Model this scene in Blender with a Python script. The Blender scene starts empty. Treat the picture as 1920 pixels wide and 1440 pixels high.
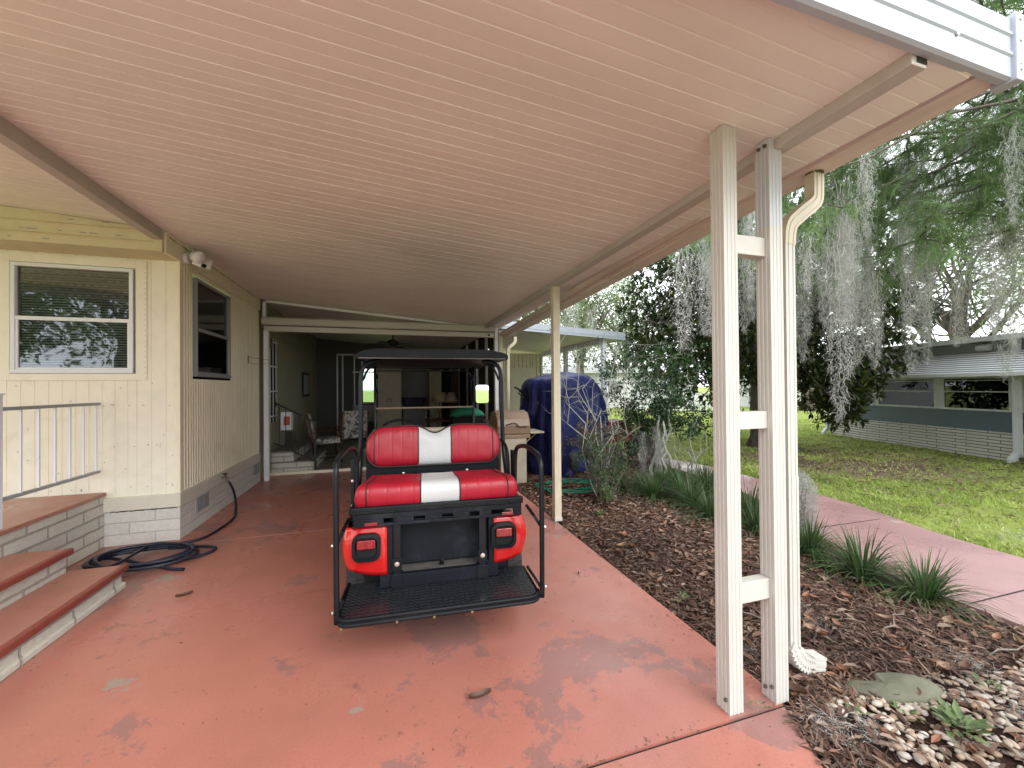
import bpy, math, random
from mathutils import Vector, noise
from math import sin, cos, pi, radians, sqrt, exp
random.seed(7)
sc = bpy.context.scene
COL = sc.collection
R_ = random.uniform

# ------------------------------------------------------------------ helpers
def setp(o, label=None, cat=None, group=None, kind=None):
    if label: o['label'] = label
    if cat: o['category'] = cat
    if group: o['group'] = group
    if kind: o['kind'] = kind
    return o

def thing(name, label, cat, loc=(0, 0, 0), rotz=0, group=None):
    o = bpy.data.objects.new(name, None); COL.objects.link(o)
    o.empty_display_size = .1
    o.location = loc; o.rotation_euler = (0, 0, rotz)
    return setp(o, label, cat, group)

def rootloc(o):
    l = Vector((0, 0, 0))
    while o is not None:
        l = l + Vector(o.location); o = o.parent
    return l

def frame_of(d, up=(0, 0, 1)):
    d = Vector(d).normalized(); u = Vector(up)
    if abs(d.dot(u)) > .98: u = Vector((0, 1, 0))
    s = d.cross(u).normalized(); return s, s.cross(d).normalized()

class MB:
    def __init__(s): s.v = []; s.f = []
    def add(s, vs, fs):
        k = len(s.v); s.v += [tuple(p) for p in vs]; s.f += [tuple(i + k for i in f) for f in fs]; return s
    def box(s, x0, y0, z0, x1, y1, z1):
        return s.add([(x0, y0, z0), (x1, y0, z0), (x1, y1, z0), (x0, y1, z0), (x0, y0, z1), (x1, y0, z1), (x1, y1, z1), (x0, y1, z1)],
                     [(0, 3, 2, 1), (4, 5, 6, 7), (0, 1, 5, 4), (1, 2, 6, 5), (2, 3, 7, 6), (3, 0, 4, 7)])
    def bar(s, p, q, w, h, up=(0, 0, 1)):
        p = Vector(p); q = Vector(q); a, b = frame_of(q - p, up); a = a * w / 2; b = b * h / 2
        vs = [p - a - b, p + a - b, p + a + b, p - a + b, q - a - b, q + a - b, q + a + b, q - a + b]
        return s.add(vs, [(0, 1, 2, 3), (7, 6, 5, 4), (4, 5, 1, 0), (5, 6, 2, 1), (6, 7, 3, 2), (7, 4, 0, 3)])
    def tube(s, pts, r, n=8, cap=True, up=(0, 0, 1)):
        pts = [Vector(p) for p in pts]; m = len(pts)
        rs = r if isinstance(r, (list, tuple)) else [r] * m
        vs = []; prev = None
        for i, p in enumerate(pts):
            d = (pts[min(i + 1, m - 1)] - pts[max(i - 1, 0)])
            if d.length < 1e-7: d = Vector((0, 0, 1))
            d.normalize()
            if prev is None: a, b = frame_of(d, up)
            else:
                a = prev - d * prev.dot(d)
                if a.length < 1e-5: a, b = frame_of(d, up)
                else: a.normalize(); b = a.cross(d) * -1
                b = d.cross(a)
            prev = a
            for k in range(n):
                t = 2 * pi * k / n
                vs.append(p + a * cos(t) * rs[i] + b * sin(t) * rs[i])
        fs = []
        for i in range(m - 1):
            for k in range(n):
                k2 = (k + 1) % n
                fs.append((i * n + k, i * n + k2, (i + 1) * n + k2, (i + 1) * n + k))
        if cap:
            fs.append(tuple(range(n))[::-1]); fs.append(tuple((m - 1) * n + k for k in range(n)))
        return s.add(vs, fs)
    def prism(s, poly, axis, a, b):
        # poly of 2d points extruded along axis from a to b. axis x: (y,z); y: (x,z); z: (x,y)
        def mk(p, c): return {'x': (c, p[0], p[1]), 'y': (p[0], c, p[1]), 'z': (p[0], p[1], c)}[axis]
        n = len(poly); vs = [mk(p, a) for p in poly] + [mk(p, b) for p in poly]
        fs = [tuple(range(n)), tuple(range(n, 2 * n))[::-1]] + [(i, i + n, (i + 1) % n + n, (i + 1) % n) for i in range(n)]
        return s.add(vs, fs)
    def lathe(s, prof, c, axis='x', n=24):
        vs = []
        for r, h in prof:
            for k in range(n):
                t = 2 * pi * k / n; p = (r * cos(t), r * sin(t))
                vs.append({'x': (c[0] + h, c[1] + p[0], c[2] + p[1]), 'y': (c[0] + p[0], c[1] + h, c[2] + p[1]), 'z': (c[0] + p[0], c[1] + p[1], c[2] + h)}[axis])
        fs = [(i * n + k, i * n + (k + 1) % n, (i + 1) * n + (k + 1) % n, (i + 1) * n + k) for i in range(len(prof) - 1) for k in range(n)]
        return s.add(vs, fs)
    def grid(s, rows):
        m = len(rows[0]); vs = [p for r in rows for p in r]
        return s.add(vs, [(i * m + j, i * m + j + 1, (i + 1) * m + j + 1, (i + 1) * m + j) for i in range(len(rows) - 1) for j in range(m - 1)])
    def build(s, name, mat, parent=None, world=False, origin=None, smooth=False, bevel=0, solid=0, kind=None, fixn=True):
        off = Vector((0, 0, 0))
        if world and parent is not None: off = rootloc(parent)
        if origin is not None: off = Vector(origin)
        me = bpy.data.meshes.new(name)
        me.from_pydata([tuple(Vector(p) - off) for p in s.v] if off.length else s.v, [], s.f)
        me.validate()
        if fixn and len(s.f) < 30000:
            import bmesh
            bm = bmesh.new(); bm.from_mesh(me); bmesh.ops.recalc_face_normals(bm, faces=bm.faces); bm.to_mesh(me); bm.free()
        if mat: me.materials.append(mat)
        if smooth:
            me.polygons.foreach_set('use_smooth', [True] * len(me.polygons))
        me.update()
        o = bpy.data.objects.new(name, me); COL.objects.link(o)
        if parent is not None: o.parent = parent
        if origin is not None: o.location = origin
        if solid:
            m = o.modifiers.new('s', 'SOLIDIFY'); m.thickness = solid; m.offset = 0
        if bevel:
            m = o.modifiers.new('b', 'BEVEL'); m.width = bevel; m.segments = 2; m.limit_method = 'ANGLE'; m.angle_limit = radians(50)
        if smooth and bevel == 0:
            pass
        if kind: o['kind'] = kind
        return o

def shade_auto(o, ang=40):
    me = o.data
    me.polygons.foreach_set('use_smooth', [True] * len(me.polygons))
    try: me.set_sharp_from_angle(angle=radians(ang))
    except Exception: pass
    return o

def cat(pts, k=8, closed=False):
    P = [Vector(p) for p in pts]; out = []
    n = len(P)
    rng = range(n) if closed else range(n - 1)
    for i in rng:
        if closed: a, b, c, d = P[(i - 1) % n], P[i], P[(i + 1) % n], P[(i + 2) % n]
        else: a, b, c, d = P[max(i - 1, 0)], P[i], P[i + 1], P[min(i + 2, n - 1)]
        for j in range(k):
            t = j / k
            out.append(.5 * ((2 * b) + (c - a) * t + (2 * a - 5 * b + 4 * c - d) * t * t + (-a + 3 * b - 3 * c + d) * t * t * t))
    if not closed: out.append(P[-1])
    return out

def copy_tree(o, parent=None, **kw):
    c = o.copy(); COL.objects.link(c)
    if parent is not None: c.parent = parent
    for ch in list(o.children): copy_tree(ch, c)
    for k, v in kw.items():
        if k in ('label', 'group'): c[k] = v
        else: setattr(c, k, v)
    return c

# ------------------------------------------------------------------ materials
class NT:
    def __init__(s, name):
        m = bpy.data.materials.new(name); m.use_nodes = True; s.m = m; s.t = m.node_tree; s.t.nodes.clear()
        s.out = s.n('ShaderNodeOutputMaterial')
    def n(s, typ, **kw):
        x = s.t.nodes.new(typ)
        for k, v in kw.items(): setattr(x, k, v)
        return x
    def l(s, a, b): s.t.links.new(a, b)
    def coord(s, scale=(1, 1, 1), src='Object'):
        tc = s.n('ShaderNodeTexCoord'); mp = s.n('ShaderNodeMapping'); mp.inputs['Scale'].default_value = scale
        s.l(tc.outputs[src], mp.inputs[0]); return mp.outputs[0]
    def noise(s, vec, scale, detail=4, rough=.55, dist=0):
        x = s.n('ShaderNodeTexNoise'); x.inputs['Scale'].default_value = scale; x.inputs['Detail'].default_value = detail
        x.inputs['Roughness'].default_value = rough; x.inputs['Distortion'].default_value = dist
        if vec is not None: s.l(vec, x.inputs['Vector'])
        return x.outputs[0]
    def ramp(s, fac, stops):
        x = s.n('ShaderNodeValToRGB'); e = x.color_ramp.elements
        while len(e) < len(stops): e.new(.5)
        for i, (p, c) in enumerate(stops):
            e[i].position = p; e[i].color = (c, c, c, 1) if isinstance(c, (int, float)) else (*c, 1)
        s.l(fac, x.inputs[0]); return x.outputs[0]
    def mix(s, fac, a, b, mode='MIX'):
        x = s.n('ShaderNodeMix', data_type='RGBA', blend_type=mode)
        for inp, v in ((x.inputs[0], fac), (x.inputs[6], a), (x.inputs[7], b)):
            if hasattr(v, 'is_output') or hasattr(v, 'links'): s.l(v, inp)
            elif isinstance(v, (tuple, list)): inp.default_value = (*v, 1)
            else: inp.default_value = v
        return x.outputs[2]
    def math(s, op, a, b=None, clamp=False):
        x = s.n('ShaderNodeMath', operation=op); x.use_clamp = clamp
        for i, v in enumerate((a, b)):
            if v is None: continue
            if isinstance(v, (int, float)): x.inputs[i].default_value = v
            else: s.l(v, x.inputs[i])
        return x.outputs[0]
    def bump(s, h, strength=.3, dist=.01):
        x = s.n('ShaderNodeBump'); x.inputs['Strength'].default_value = strength; x.inputs['Distance'].default_value = dist
        s.l(h, x.inputs['Height']); return x.outputs[0]
    def bsdf(s, col, rough=.6, metal=0, normal=None, spec=None, coat=0):
        b = s.n('ShaderNodeBsdfPrincipled')
        for k, v in (('Base Color', col), ('Roughness', rough), ('Metallic', metal)):
            if hasattr(v, 'links'): s.l(v, b.inputs[k])
            elif isinstance(v, (tuple, list)): b.inputs[k].default_value = (*v, 1)
            else: b.inputs[k].default_value = v
        if normal is not None: s.l(normal, b.inputs['Normal'])
        if spec is not None: b.inputs['Specular IOR Level'].default_value = spec
        if coat: b.inputs['Coat Weight'].default_value = coat; b.inputs['Coat Roughness'].default_value = .08
        s.l(b.outputs[0], s.out.inputs[0]); return b

def mat(name, col, rough=.6, metal=0, var=.12, vs=3., grime=0, gcol=None, gs=1.3, bump=0, bs=60, bd=.004, coat=0, spec=None, island=0, stretch=(1, 1, 1), rv=.08):
    t = NT(name); v = t.coord(stretch)
    n1 = t.noise(v, vs, 5)
    k = t.ramp(n1, [(.3, 1 - var), (.7, 1 + var * .6)])
    c = t.mix(1., col, k, 'MULTIPLY')
    if grime:
        n2 = t.noise(v, gs, 8, .65, .6)
        c = t.mix(t.ramp(n2, [(.5, 0.), (.72, grime)]), c, gcol or tuple(x * .4 for x in col))
    if island:
        g = t.n('ShaderNodeNewGeometry')
        c = t.mix(1., c, t.ramp(g.outputs['Random Per Island'], [(0, 1 - island), (1, 1 + island)]), 'MULTIPLY')
    nb = None
    if bump: nb = t.bump(t.noise(v, bs, 4), bump, bd)
    r = t.ramp(n1, [(.3, max(0, rough - rv)), (.7, min(1, rough + rv))])
    t.bsdf(c, r, metal, nb, spec, coat)
    return t.m

def leafmat(name, cols, rough=.45, trans=.25, back=None):
    t = NT(name); g = t.n('ShaderNodeNewGeometry')
    n = len(cols)
    c = t.ramp(g.outputs['Random Per Island'], [(i / (n - 1), cc) for i, cc in enumerate(cols)])
    vv = t.noise(t.coord(), 1.1, 3)
    c = t.mix(1., c, t.ramp(vv, [(.3, .6), (.7, 1.3)]), 'MULTIPLY')
    if back: c = t.mix(g.outputs['Backfacing'], c, back)
    b = t.bsdf(c, rough, 0, None, .35)
    if trans:
        tr = t.n('ShaderNodeBsdfTranslucent'); t.l(c, tr.inputs[0])
        mx = t.n('ShaderNodeMixShader'); mx.inputs[0].default_value = trans
        t.l(b.outputs[0], mx.inputs[1]); t.l(tr.outputs[0], mx.inputs[2]); t.l(mx.outputs[0], t.out.inputs[0])
    return t.m

def glassmat(name, tint=(.5, .55, .55), refl=.25, rough=.02, body=None):
    t = NT(name)
    tr = t.n('ShaderNodeBsdfTransparent'); tr.inputs[0].default_value = (*tint, 1)
    gl = t.n('ShaderNodeBsdfGlossy'); gl.inputs['Roughness'].default_value = rough; gl.inputs[0].default_value = (.9, .95, 1, 1)
    nb = t.bump(t.noise(t.coord(), 1.6, 2), .12, .02); t.l(nb, gl.inputs['Normal'])
    fr = t.n('ShaderNodeFresnel'); fr.inputs[0].default_value = 1.5
    f = t.math('ADD', fr.outputs[0], refl - .04, True)
    mx = t.n('ShaderNodeMixShader'); t.l(f, mx.inputs[0]); t.l(tr.outputs[0], mx.inputs[1]); t.l(gl.outputs[0], mx.inputs[2])
    t.l(mx.outputs[0], t.out.inputs[0]); return t.m

def brickmat(name, col, mortar, w, h, ms=.012, bump=.8, rough=.75, var=.1, bs=35, offset=.5):
    t = NT(name); tc = t.n('ShaderNodeTexCoord'); sx = t.n('ShaderNodeSeparateXYZ'); t.l(tc.outputs['Object'], sx.inputs[0])
    cx = t.n('ShaderNodeCombineXYZ'); t.l(t.math('ADD', sx.outputs[0], sx.outputs[1]), cx.inputs[0]); t.l(sx.outputs[2], cx.inputs[1])
    # slightly wandering joints
    wn = t.noise(tc.outputs['Object'], 5, 2)
    ad = t.n('ShaderNodeVectorMath', operation='ADD'); t.l(cx.outputs[0], ad.inputs[0])
    cw = t.n('ShaderNodeCombineXYZ'); t.l(t.math('MULTIPLY', wn, .01), cw.inputs[1]); t.l(cw.outputs[0], ad.inputs[1])
    b = t.n('ShaderNodeTexBrick'); t.l(ad.outputs[0], b.inputs[0]); b.offset = offset
    b.inputs['Color1'].default_value = (*col, 1); b.inputs['Color2'].default_value = (*[c * .9 for c in col], 1); b.inputs['Mortar'].default_value = (*mortar, 1)
    b.inputs['Scale'].default_value = 1; b.inputs['Mortar Size'].default_value = ms; b.inputs['Brick Width'].default_value = w; b.inputs['Row Height'].default_value = h
    b.inputs['Mortar Smooth'].default_value = .3
    nn = t.noise(tc.outputs['Object'], bs, 6, .65)
    c = t.mix(1., b.outputs[0], t.ramp(nn, [(.3, 1 - var * 1.5), (.65, 1.)]), 'MULTIPLY')
    g = t.noise(tc.outputs['Object'], 2.2, 6, .7)
    c = t.mix(t.ramp(g, [(.5, 0.), (.8, .35)]), c, tuple(x * .55 for x in col))
    h_ = t.math('SUBTRACT', t.math('MULTIPLY', nn, .6), b.outputs[1])
    t.bsdf(c, rough, 0, t.bump(h_, bump, .012)); return t.m
SKYV = 20.0
# ------------------------------------------------------------------ named materials
M = {}
M['cream'] = mat('cream_paint', (.88, .83, .65), .5, var=.05, grime=.25, gcol=(.45, .42, .32), gs=2.2, bump=.08, bs=160)
M['cream_front'] = mat('cream_front_paint', (.89, .855, .72), .5, var=.05, grime=.35, gcol=(.62, .58, .46), gs=3, bump=.08, bs=160)
M['cream_old'] = mat('yellowed_cream_paint', (.66, .60, .38), .55, var=.08, grime=.4, gcol=(.4, .34, .2), gs=3)
M['post'] = mat('post_paint', (.56, .545, .50), .42, var=.03, grime=.25, gcol=(.46, .43, .37), gs=5, bump=.05, bs=120)
M['post_yel'] = mat('yellowed_post_paint', (.62, .56, .43), .45, var=.05, grime=.3, gcol=(.42, .36, .25), gs=5)
M['white_metal'] = mat('white_aluminium', (.42, .465, .53), .38, var=.05, grime=.3, gcol=(.5, .52, .55), gs=3)
M['ceil'] = mat('soffit_panel', (.82, .79, .72), .46, var=.06, grime=.32, gcol=(.68, .62, .54), gs=1.2, stretch=(.25, 1, 1))
M['beam'] = mat('beam_paint', (.50, .46, .42), .45, var=.08, grime=.4, gcol=(.33, .3, .27), gs=3)
M['gutter'] = mat('gutter_metal', (.70, .60, .54), .45, var=.06, grime=.45, gcol=(.42, .36, .32), gs=2.5, stretch=(2, .4, 1))
M['darkgap'] = mat('dark_gap', (.02, .018, .015), .9)
M['black'] = mat('black_powder_coat', (.006, .008, .011), .34, spec=.3, var=.2, bump=.05, bs=300)
M['blackpl'] = mat('black_plastic', (.006, .008, .011), .5, spec=.22, var=.25, grime=.25, gcol=(.03, .03, .03), gs=5, bump=.12, bs=260)
M['bluegrey'] = mat('dark_blue_grey_plastic', (.007, .010, .015), .55, spec=.2, var=.25, grime=.4, gcol=(.045, .05, .06), gs=6, bump=.2, bs=200)
M['rubber'] = mat('tyre_rubber', (.035, .035, .037), .8, var=.3, bump=.5, bs=90, bd=.006)
M['redpaint'] = mat('red_gloss_paint', (.52, .010, .010), .18, var=.06, coat=.6, rv=.03)
M['redvinyl'] = mat('red_vinyl', (.36, .008, .024), .40, var=.12, bump=.4, bs=170, bd=.003, grime=.2, gcol=(.42, .08, .10))
M['whitevinyl'] = mat('white_vinyl', (.54, .56, .57), .42, var=.1, bump=.5, bs=90, bd=.004)
M['piping'] = mat('black_piping', (.02, .015, .015), .5)
M['lens'] = mat('red_lens', (.24, .004, .008), .10, var=.5, vs=40, coat=.8)
M['chrome'] = mat('bolt_metal', (.75, .75, .75), .25, metal=1)
M['mirror'] = mat('mirror_glass', (.92, .94, .95), .03, metal=1, var=0, rv=.0)
M['wood'] = mat('reddish_bamboo', (.12, .035, .015), .4, var=.3, vs=12)
M['iron'] = mat('black_iron', (.015, .014, .013), .55, var=.2)
M['tan'] = mat('tan_grill_enamel', (.24, .16, .10), .4, var=.12, grime=.4, gcol=(.1, .07, .05), gs=6)
M['tanlight'] = mat('beige_grill_shelf', (.42, .36, .28), .5, var=.12, grime=.3, gs=6)
M['tarp'] = mat('blue_tarp', (.007, .012, .085), .45, var=.25, vs=2, bump=.6, bs=9, bd=.03)
M['winframe'] = mat('window_aluminium', (.80, .83, .87), .35, var=.05)
M['winframe_dark'] = mat('weathered_aluminium', (.30, .32, .34), .4, var=.1)
M['glass'] = glassmat('window_glass', (.62, .64, .64), .10)
M['glass2'] = glassmat('side_window_glass', (.35, .37, .38), .06)
M['windshield'] = glassmat('tinted_windshield', (.34, .32, .30), .0)
M['blind'] = mat('blind_slat', (.85, .83, .78), .6, var=.1)
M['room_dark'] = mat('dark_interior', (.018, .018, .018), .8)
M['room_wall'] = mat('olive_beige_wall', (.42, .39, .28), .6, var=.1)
M['brick'] = brickmat('painted_split_brick', (.66, .64, .57), (.40, .37, .33), .40, .105, .010, .9)
M['brick_house'] = brickmat('painted_skirting_brick', (.74, .73, .68), (.58, .56, .52), .42, .11, .006, .7)
M['brick_stack'] = brickmat('long_thin_brick', (.66, .63, .56), (.13, .12, .11), .62, .066, .010, .5, offset=.35)
M['trimband'] = mat('skirting_trim', (.70, .67, .58), .5, var=.05, grime=.3, gcol=(.45, .42, .36), gs=3)
M['vent'] = mat('grey_vent_metal', (.34, .35, .36), .5)
M['hose'] = mat('navy_hose', (.008, .012, .03), .38, var=.2, grime=.3, gcol=(.05, .055, .07), gs=8)
M['greenhose'] = mat('green_hose', (.01, .16, .09), .4, var=.2)
M['brass'] = mat('old_brass', (.3, .24, .12), .4, metal=.8)
M['bluewall'] = mat('slate_blue_paint', (.11, .145, .185), .55, var=.06, grime=.15, gs=2)
M['nwhite'] = mat('neighbour_white', (.62, .64, .64), .5, var=.08, grime=.3, gs=2)
M['ngrey'] = mat('pale_grey_wall', (.45, .46, .47), .6, var=.05)
M['louver'] = mat('white_louver', (.80, .82, .84), .4, var=.05)
M['bark'] = mat('grey_bark', (.13, .11, .09), .85, var=.35, vs=8, bump=.9, bs=14, bd=.03, stretch=(2, 2, .4))
M['twig'] = mat('twig_bark', (.19, .16, .13), .8, var=.3, vs=10)
M['lichen'] = mat('lichen_bark', (.42, .43, .38), .85, var=.3, vs=14, grime=.7, gcol=(.15, .13, .1), gs=9)
M['magnolia'] = leafmat('magnolia_leaf', [(.010, .022, .008), (.018, .042, .012), (.03, .07, .016), (.06, .11, .022), (.014, .03, .010), (.17, .18, .03)], .3, .15, back=(.035, .04, .014))
M['needle'] = leafmat('cypress_needle', [(.10, .17, .07), (.17, .27, .10), (.25, .38, .14), (.13, .21, .11)], .55, .5)
M['moss'] = leafmat('spanish_moss', [(.34, .34, .32), (.50, .50, .48), (.64, .64, .62), (.44, .43, .39)], .85, .5)
M['oak'] = leafmat('oak_leaf', [(.10, .16, .06), (.18, .26, .10), (.25, .33, .15), (.12, .17, .08)], .6, .35)
M['shrub'] = leafmat('shrub_leaf', [(.018, .045, .018), (.035, .085, .03), (.08, .16, .05), (.025, .06, .025)], .22, .25)
M['dryleaf'] = leafmat('dry_leaf', [(.10, .06, .035), (.16, .10, .06), (.07, .045, .03), (.2, .14, .09)], .7, .1)
M['blade'] = leafmat('liriope_blade', [(.03, .075, .02), (.06, .13, .03), (.04, .09, .035), (.13, .15, .08), (.08, .17, .04), (.10, .10, .07)], .4, .3)
M['turf'] = leafmat('turf_blade', [(.30, .42, .08), (.42, .52, .12), (.50, .56, .20), (.25, .36, .07), (.52, .48, .26)], .6, .35)
M['chip'] = leafmat('mulch_chip', [(.04, .022, .016), (.09, .045, .030), (.16, .085, .058), (.06, .04, .03), (.28, .18, .13)], .75, 0)
M['litter'] = leafmat('fallen_leaf', [(.12, .06, .04), (.22, .13, .09), (.30, .22, .17), (.10, .055, .04), (.27, .12, .07)], .5, .08)
M['pebble'] = leafmat('river_pebble', [(.30, .25, .19), (.42, .38, .33), (.26, .17, .11), (.46, .41, .35), (.32, .20, .12), (.50, .48, .44)], .45, 0)
M['stone'] = mat('mossy_stone', (.13, .13, .09), .8, var=.3, vs=8, bump=.6, bs=20, bd=.01, grime=.5, gcol=(.06, .07, .03), gs=5)
M['leafbrown'] = mat('brown_dead_leaf', (.11, .05, .028), .6, var=.3, vs=20, bump=.4, bs=40)
M['leaforange'] = mat('orange_dead_leaf', (.27, .12, .06), .5, var=.25, vs=20, bump=.4, bs=40)

def slabmat(name, base, worn, pale, k=1.):
    t = NT(name); v = t.coord()
    big = t.noise(v, .55, 3, .5)
    med = t.noise(v, 2.3, 12, .76, .3)
    wornf = t.ramp(t.math('ADD', t.math('MULTIPLY', big, .75), t.math('MULTIPLY', med, .55)), [(.690, 0.), (.700, 1.)])
    c = t.mix(t.math('MULTIPLY', wornf, .72 * k), base, worn)
    tone = t.noise(v, 1.1, 4, .6)
    c = t.mix(1., c, t.ramp(tone, [(.3, .86), (.7, 1.1)]), 'MULTIPLY')
    g = t.noise(v, 3.3, 8, .7, .3); g2 = t.noise(v, .9, 2)
    c = t.mix(t.ramp(t.math('ADD', t.math('MULTIPLY', g, .8), t.math('MULTIPLY', g2, .4)), [(.735, 0.), (.75, .7)]), c, pale)
    chip = t.noise(v, 8.5, 10, .8, .2); zone = t.noise(v, .8, 2)
    cf = t.ramp(t.math('ADD', t.math('MULTIPLY', chip, .7), t.math('MULTIPLY', zone, .5)), [(.705, 0.), (.717, 1.)])
    c = t.mix(t.math('MULTIPLY', cf, .6 * k), c, tuple(q * .62 for q in worn))
    sp = t.noise(v, 38, 3, .5)
    c = t.mix(t.ramp(sp, [(.70, 0.), (.73, .7)]), c, (.06, .03, .025))
    fine = t.noise(v, 90, 4, .7)
    c = t.mix(1., c, t.ramp(fine, [(.3, .9), (.7, 1.08)]), 'MULTIPLY')
    r = t.ramp(t.noise(v, 1.4, 6, .65), [(.35, .2), (.62, .46)])
    b = t.bsdf(c, r, 0, t.bump(t.math('ADD', t.math('MULTIPLY', fine, .35), t.math('MULTIPLY', t.noise(v, 9, 5), .5)), .25, .005), .5)
    return t.m
M['slab'] = slabmat('painted_concrete', (.44, .172, .130), (.25, .14, .13), (.28, .29, .25))
M['tread'] = slabmat('painted_tread', (.40, .165, .115), (.30, .14, .11), (.3, .2, .15), .4)
M['nose'] = mat('red_nosing', (.25, .06, .042), .5, var=.12, vs=8, grime=.3, gs=6)
M['path'] = slabmat('pink_path_paint', (.38, .225, .22), (.30, .20, .185), (.5, .42, .38), .7)

def lawnmat():
    t = NT('lawn_soil'); v = t.coord()
    n = t.noise(v, .45, 5, .6); m = t.noise(v, 14, 6, .7); f = t.noise(v, 60, 4, .7)
    grass = t.mix(t.ramp(m, [(.35, 0.), (.65, 1.)]), (.17, .22, .04), (.32, .37, .10))
    dirt = t.mix(t.ramp(f, [(.35, 0.), (.65, 1.)]), (.11, .075, .055), (.27, .20, .16))
    tc = t.n('ShaderNodeTexCoord'); vd = t.n('ShaderNodeVectorMath', operation='DISTANCE'); t.l(tc.outputs['Object'], vd.inputs[0]); vd.inputs[1].default_value = (8.9, 5.9, 0)
    near = t.ramp(t.math('MULTIPLY', vd.outputs['Value'], .1), [(.08, .42), (.28, 0.)])
    fac = t.ramp(t.math('ADD', t.math('ADD', t.math('MULTIPLY', n, .6), t.math('MULTIPLY', m, .25)), near), [(.58, 0.), (.76, 1.)])
    c = t.mix(fac, grass, dirt)
    t.bsdf(c, .9, 0, t.bump(m, .7, .03), .2); return t.m
M['lawn'] = lawnmat()
t = NT('mulch_soil'); v = t.coord(); a = t.noise(v, 45, 7, .75, .6)
t.bsdf(t.ramp(a, [(.3, (.015, .009, .007)), (.5, (.05, .026, .018)), (.68, (.12, .06, .04))]), .9, 0, t.bump(a, 1., .02), .2); M['mulch'] = t.m
t = NT('patio_tile'); v = t.coord(); a = t.noise(v, 12, 5)
t.bsdf(t.ramp(a, [(.3, (.16, .15, .13)), (.7, (.27, .25, .22))]), .5); M['patio'] = t.m
t = NT('asphalt'); v = t.coord(); a = t.noise(v, 60, 5)
t.bsdf(t.ramp(a, [(.3, (.06, .06, .06)), (.7, (.12, .12, .12))]), .85); M['asphalt'] = t.m

# diamond plate
t = NT('diamond_plate'); tc = t.n('ShaderNodeTexCoord'); hs = []
for ang in (45, -45):
    mp = t.n('ShaderNodeMapping'); mp.inputs['Rotation'].default_value = (0, 0, radians(ang)); mp.inputs['Scale'].default_value = (1, 1, 1)
    t.l(tc.outputs['Object'], mp.inputs[0])
    b = t.n('ShaderNodeTexBrick'); b.inputs['Scale'].default_value = 1; b.inputs['Brick Width'].default_value = .044; b.inputs['Row Height'].default_value = .022
    b.inputs['Mortar Size'].default_value = .007; b.inputs['Mortar Smooth'].default_value = .6; t.l(mp.outputs[0], b.inputs[0]); hs.append(b.outputs[1])
h = t.math('SUBTRACT', 1., t.math('MULTIPLY', hs[0], hs[1]))
dirt = t.noise(tc.outputs['Object'], 7, 7, .7)
c = t.mix(t.ramp(dirt, [(.55, 0.), (.75, .5)]), (.012, .015, .020), (.07, .055, .045))
t.bsdf(c, t.ramp(dirt, [(.3, .18), (.7, .4)]), 0, t.bump(h, 1., .012)); M['diamond'] = t.m

# ------------------------------------------------------------------ setting
def sheet(name, poly, z, m, thick=0):
    b = MB()
    if thick:
        b.prism(poly, 'z', z - thick, z)
    else:
        b.add([(x, y, z) for x, y in poly], [tuple(range(len(poly)))])
    return b.build(name, m, kind='structure')

def zc(x): return 2.70 + (1.5 - x) * .085

sheet('ground', [(-300, -300), (300, -300), (300, 400), (-300, 400)], -.06, M['lawn'])
# carport slab, with the control joint as a real gap, and the driveway apron in front of it
o = sheet('carport_slab', [(-6, 1.466), (1.775, 1.466), (1.79, 1.5), (1.79, 8.0), (-2.0, 8.0), (-2.0, 4.9), (-6, 4.9)], 0, M['slab'], .1); o['label'] = 'red painted concrete carport slab'
o = sheet('driveway', [(-6, 1.448), (1.76, 1.448), (1.70, 1.32), (1.62, 1.17), (1.50, .9), (1.45, .3), (1.45, -1.6), (-6, -1.6)], -.002, M['slab'], .1)
sheet('joint_filler', [(-6, 1.44), (1.77, 1.44), (1.77, 1.47), (-6, 1.47)], -.014, M['darkgap'])
sheet('driveway_bounce', [(-6, -1.62), (1.45, -1.62), (1.45, -10), (-6, -10)], -.004, mat('pale_bounce_concrete', (.52, .49, .45), .8, var=.15, vs=2, bump=.2), .1)  # unseen behind the camera; made pale to bounce neutral light under the roof
pathL = [(3.80, -6), (3.78, .6), (3.77, 1.5), (3.80, 2.2), (4.05, 2.8), (4.35, 3.5), (4.72, 4.3), (4.95, 5.2), (5.0, 6.4), (4.8, 7.6)]
pathR = [(5.2, -6), (5.22, .6), (5.23, 2.05), (5.32, 2.7), (5.57, 3.5), (5.66, 4.2), (5.72, 5.2), (5.7, 6.4), (5.4, 7.8)]
pl = cat([(x, y, 0) for x, y in pathL], 5); pr = cat([(x, y, 0) for x, y in pathR], 5)
o = sheet('garden_path', [(p.x, p.y) for p in pl] + [(p.x, p.y) for p in reversed(pr)], -.01, M['path'], .08); o['label'] = 'faded pink painted path curving through the lawn'
def path_left(y):
    for i in range(len(pl) - 1):
        if pl[i].y <= y <= pl[i + 1].y:
            f = (y - pl[i].y) / max(1e-6, pl[i + 1].y - pl[i].y); return pl[i].x + f * (pl[i + 1].x - pl[i].x)
    return 3.8
for yj in (1.74, 3.15):
    sheet('path_joint', [(3.80, yj), (5.25, yj - .02), (5.25, yj - .01), (3.80, yj + .01)], -.007, M['darkgap'])
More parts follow.
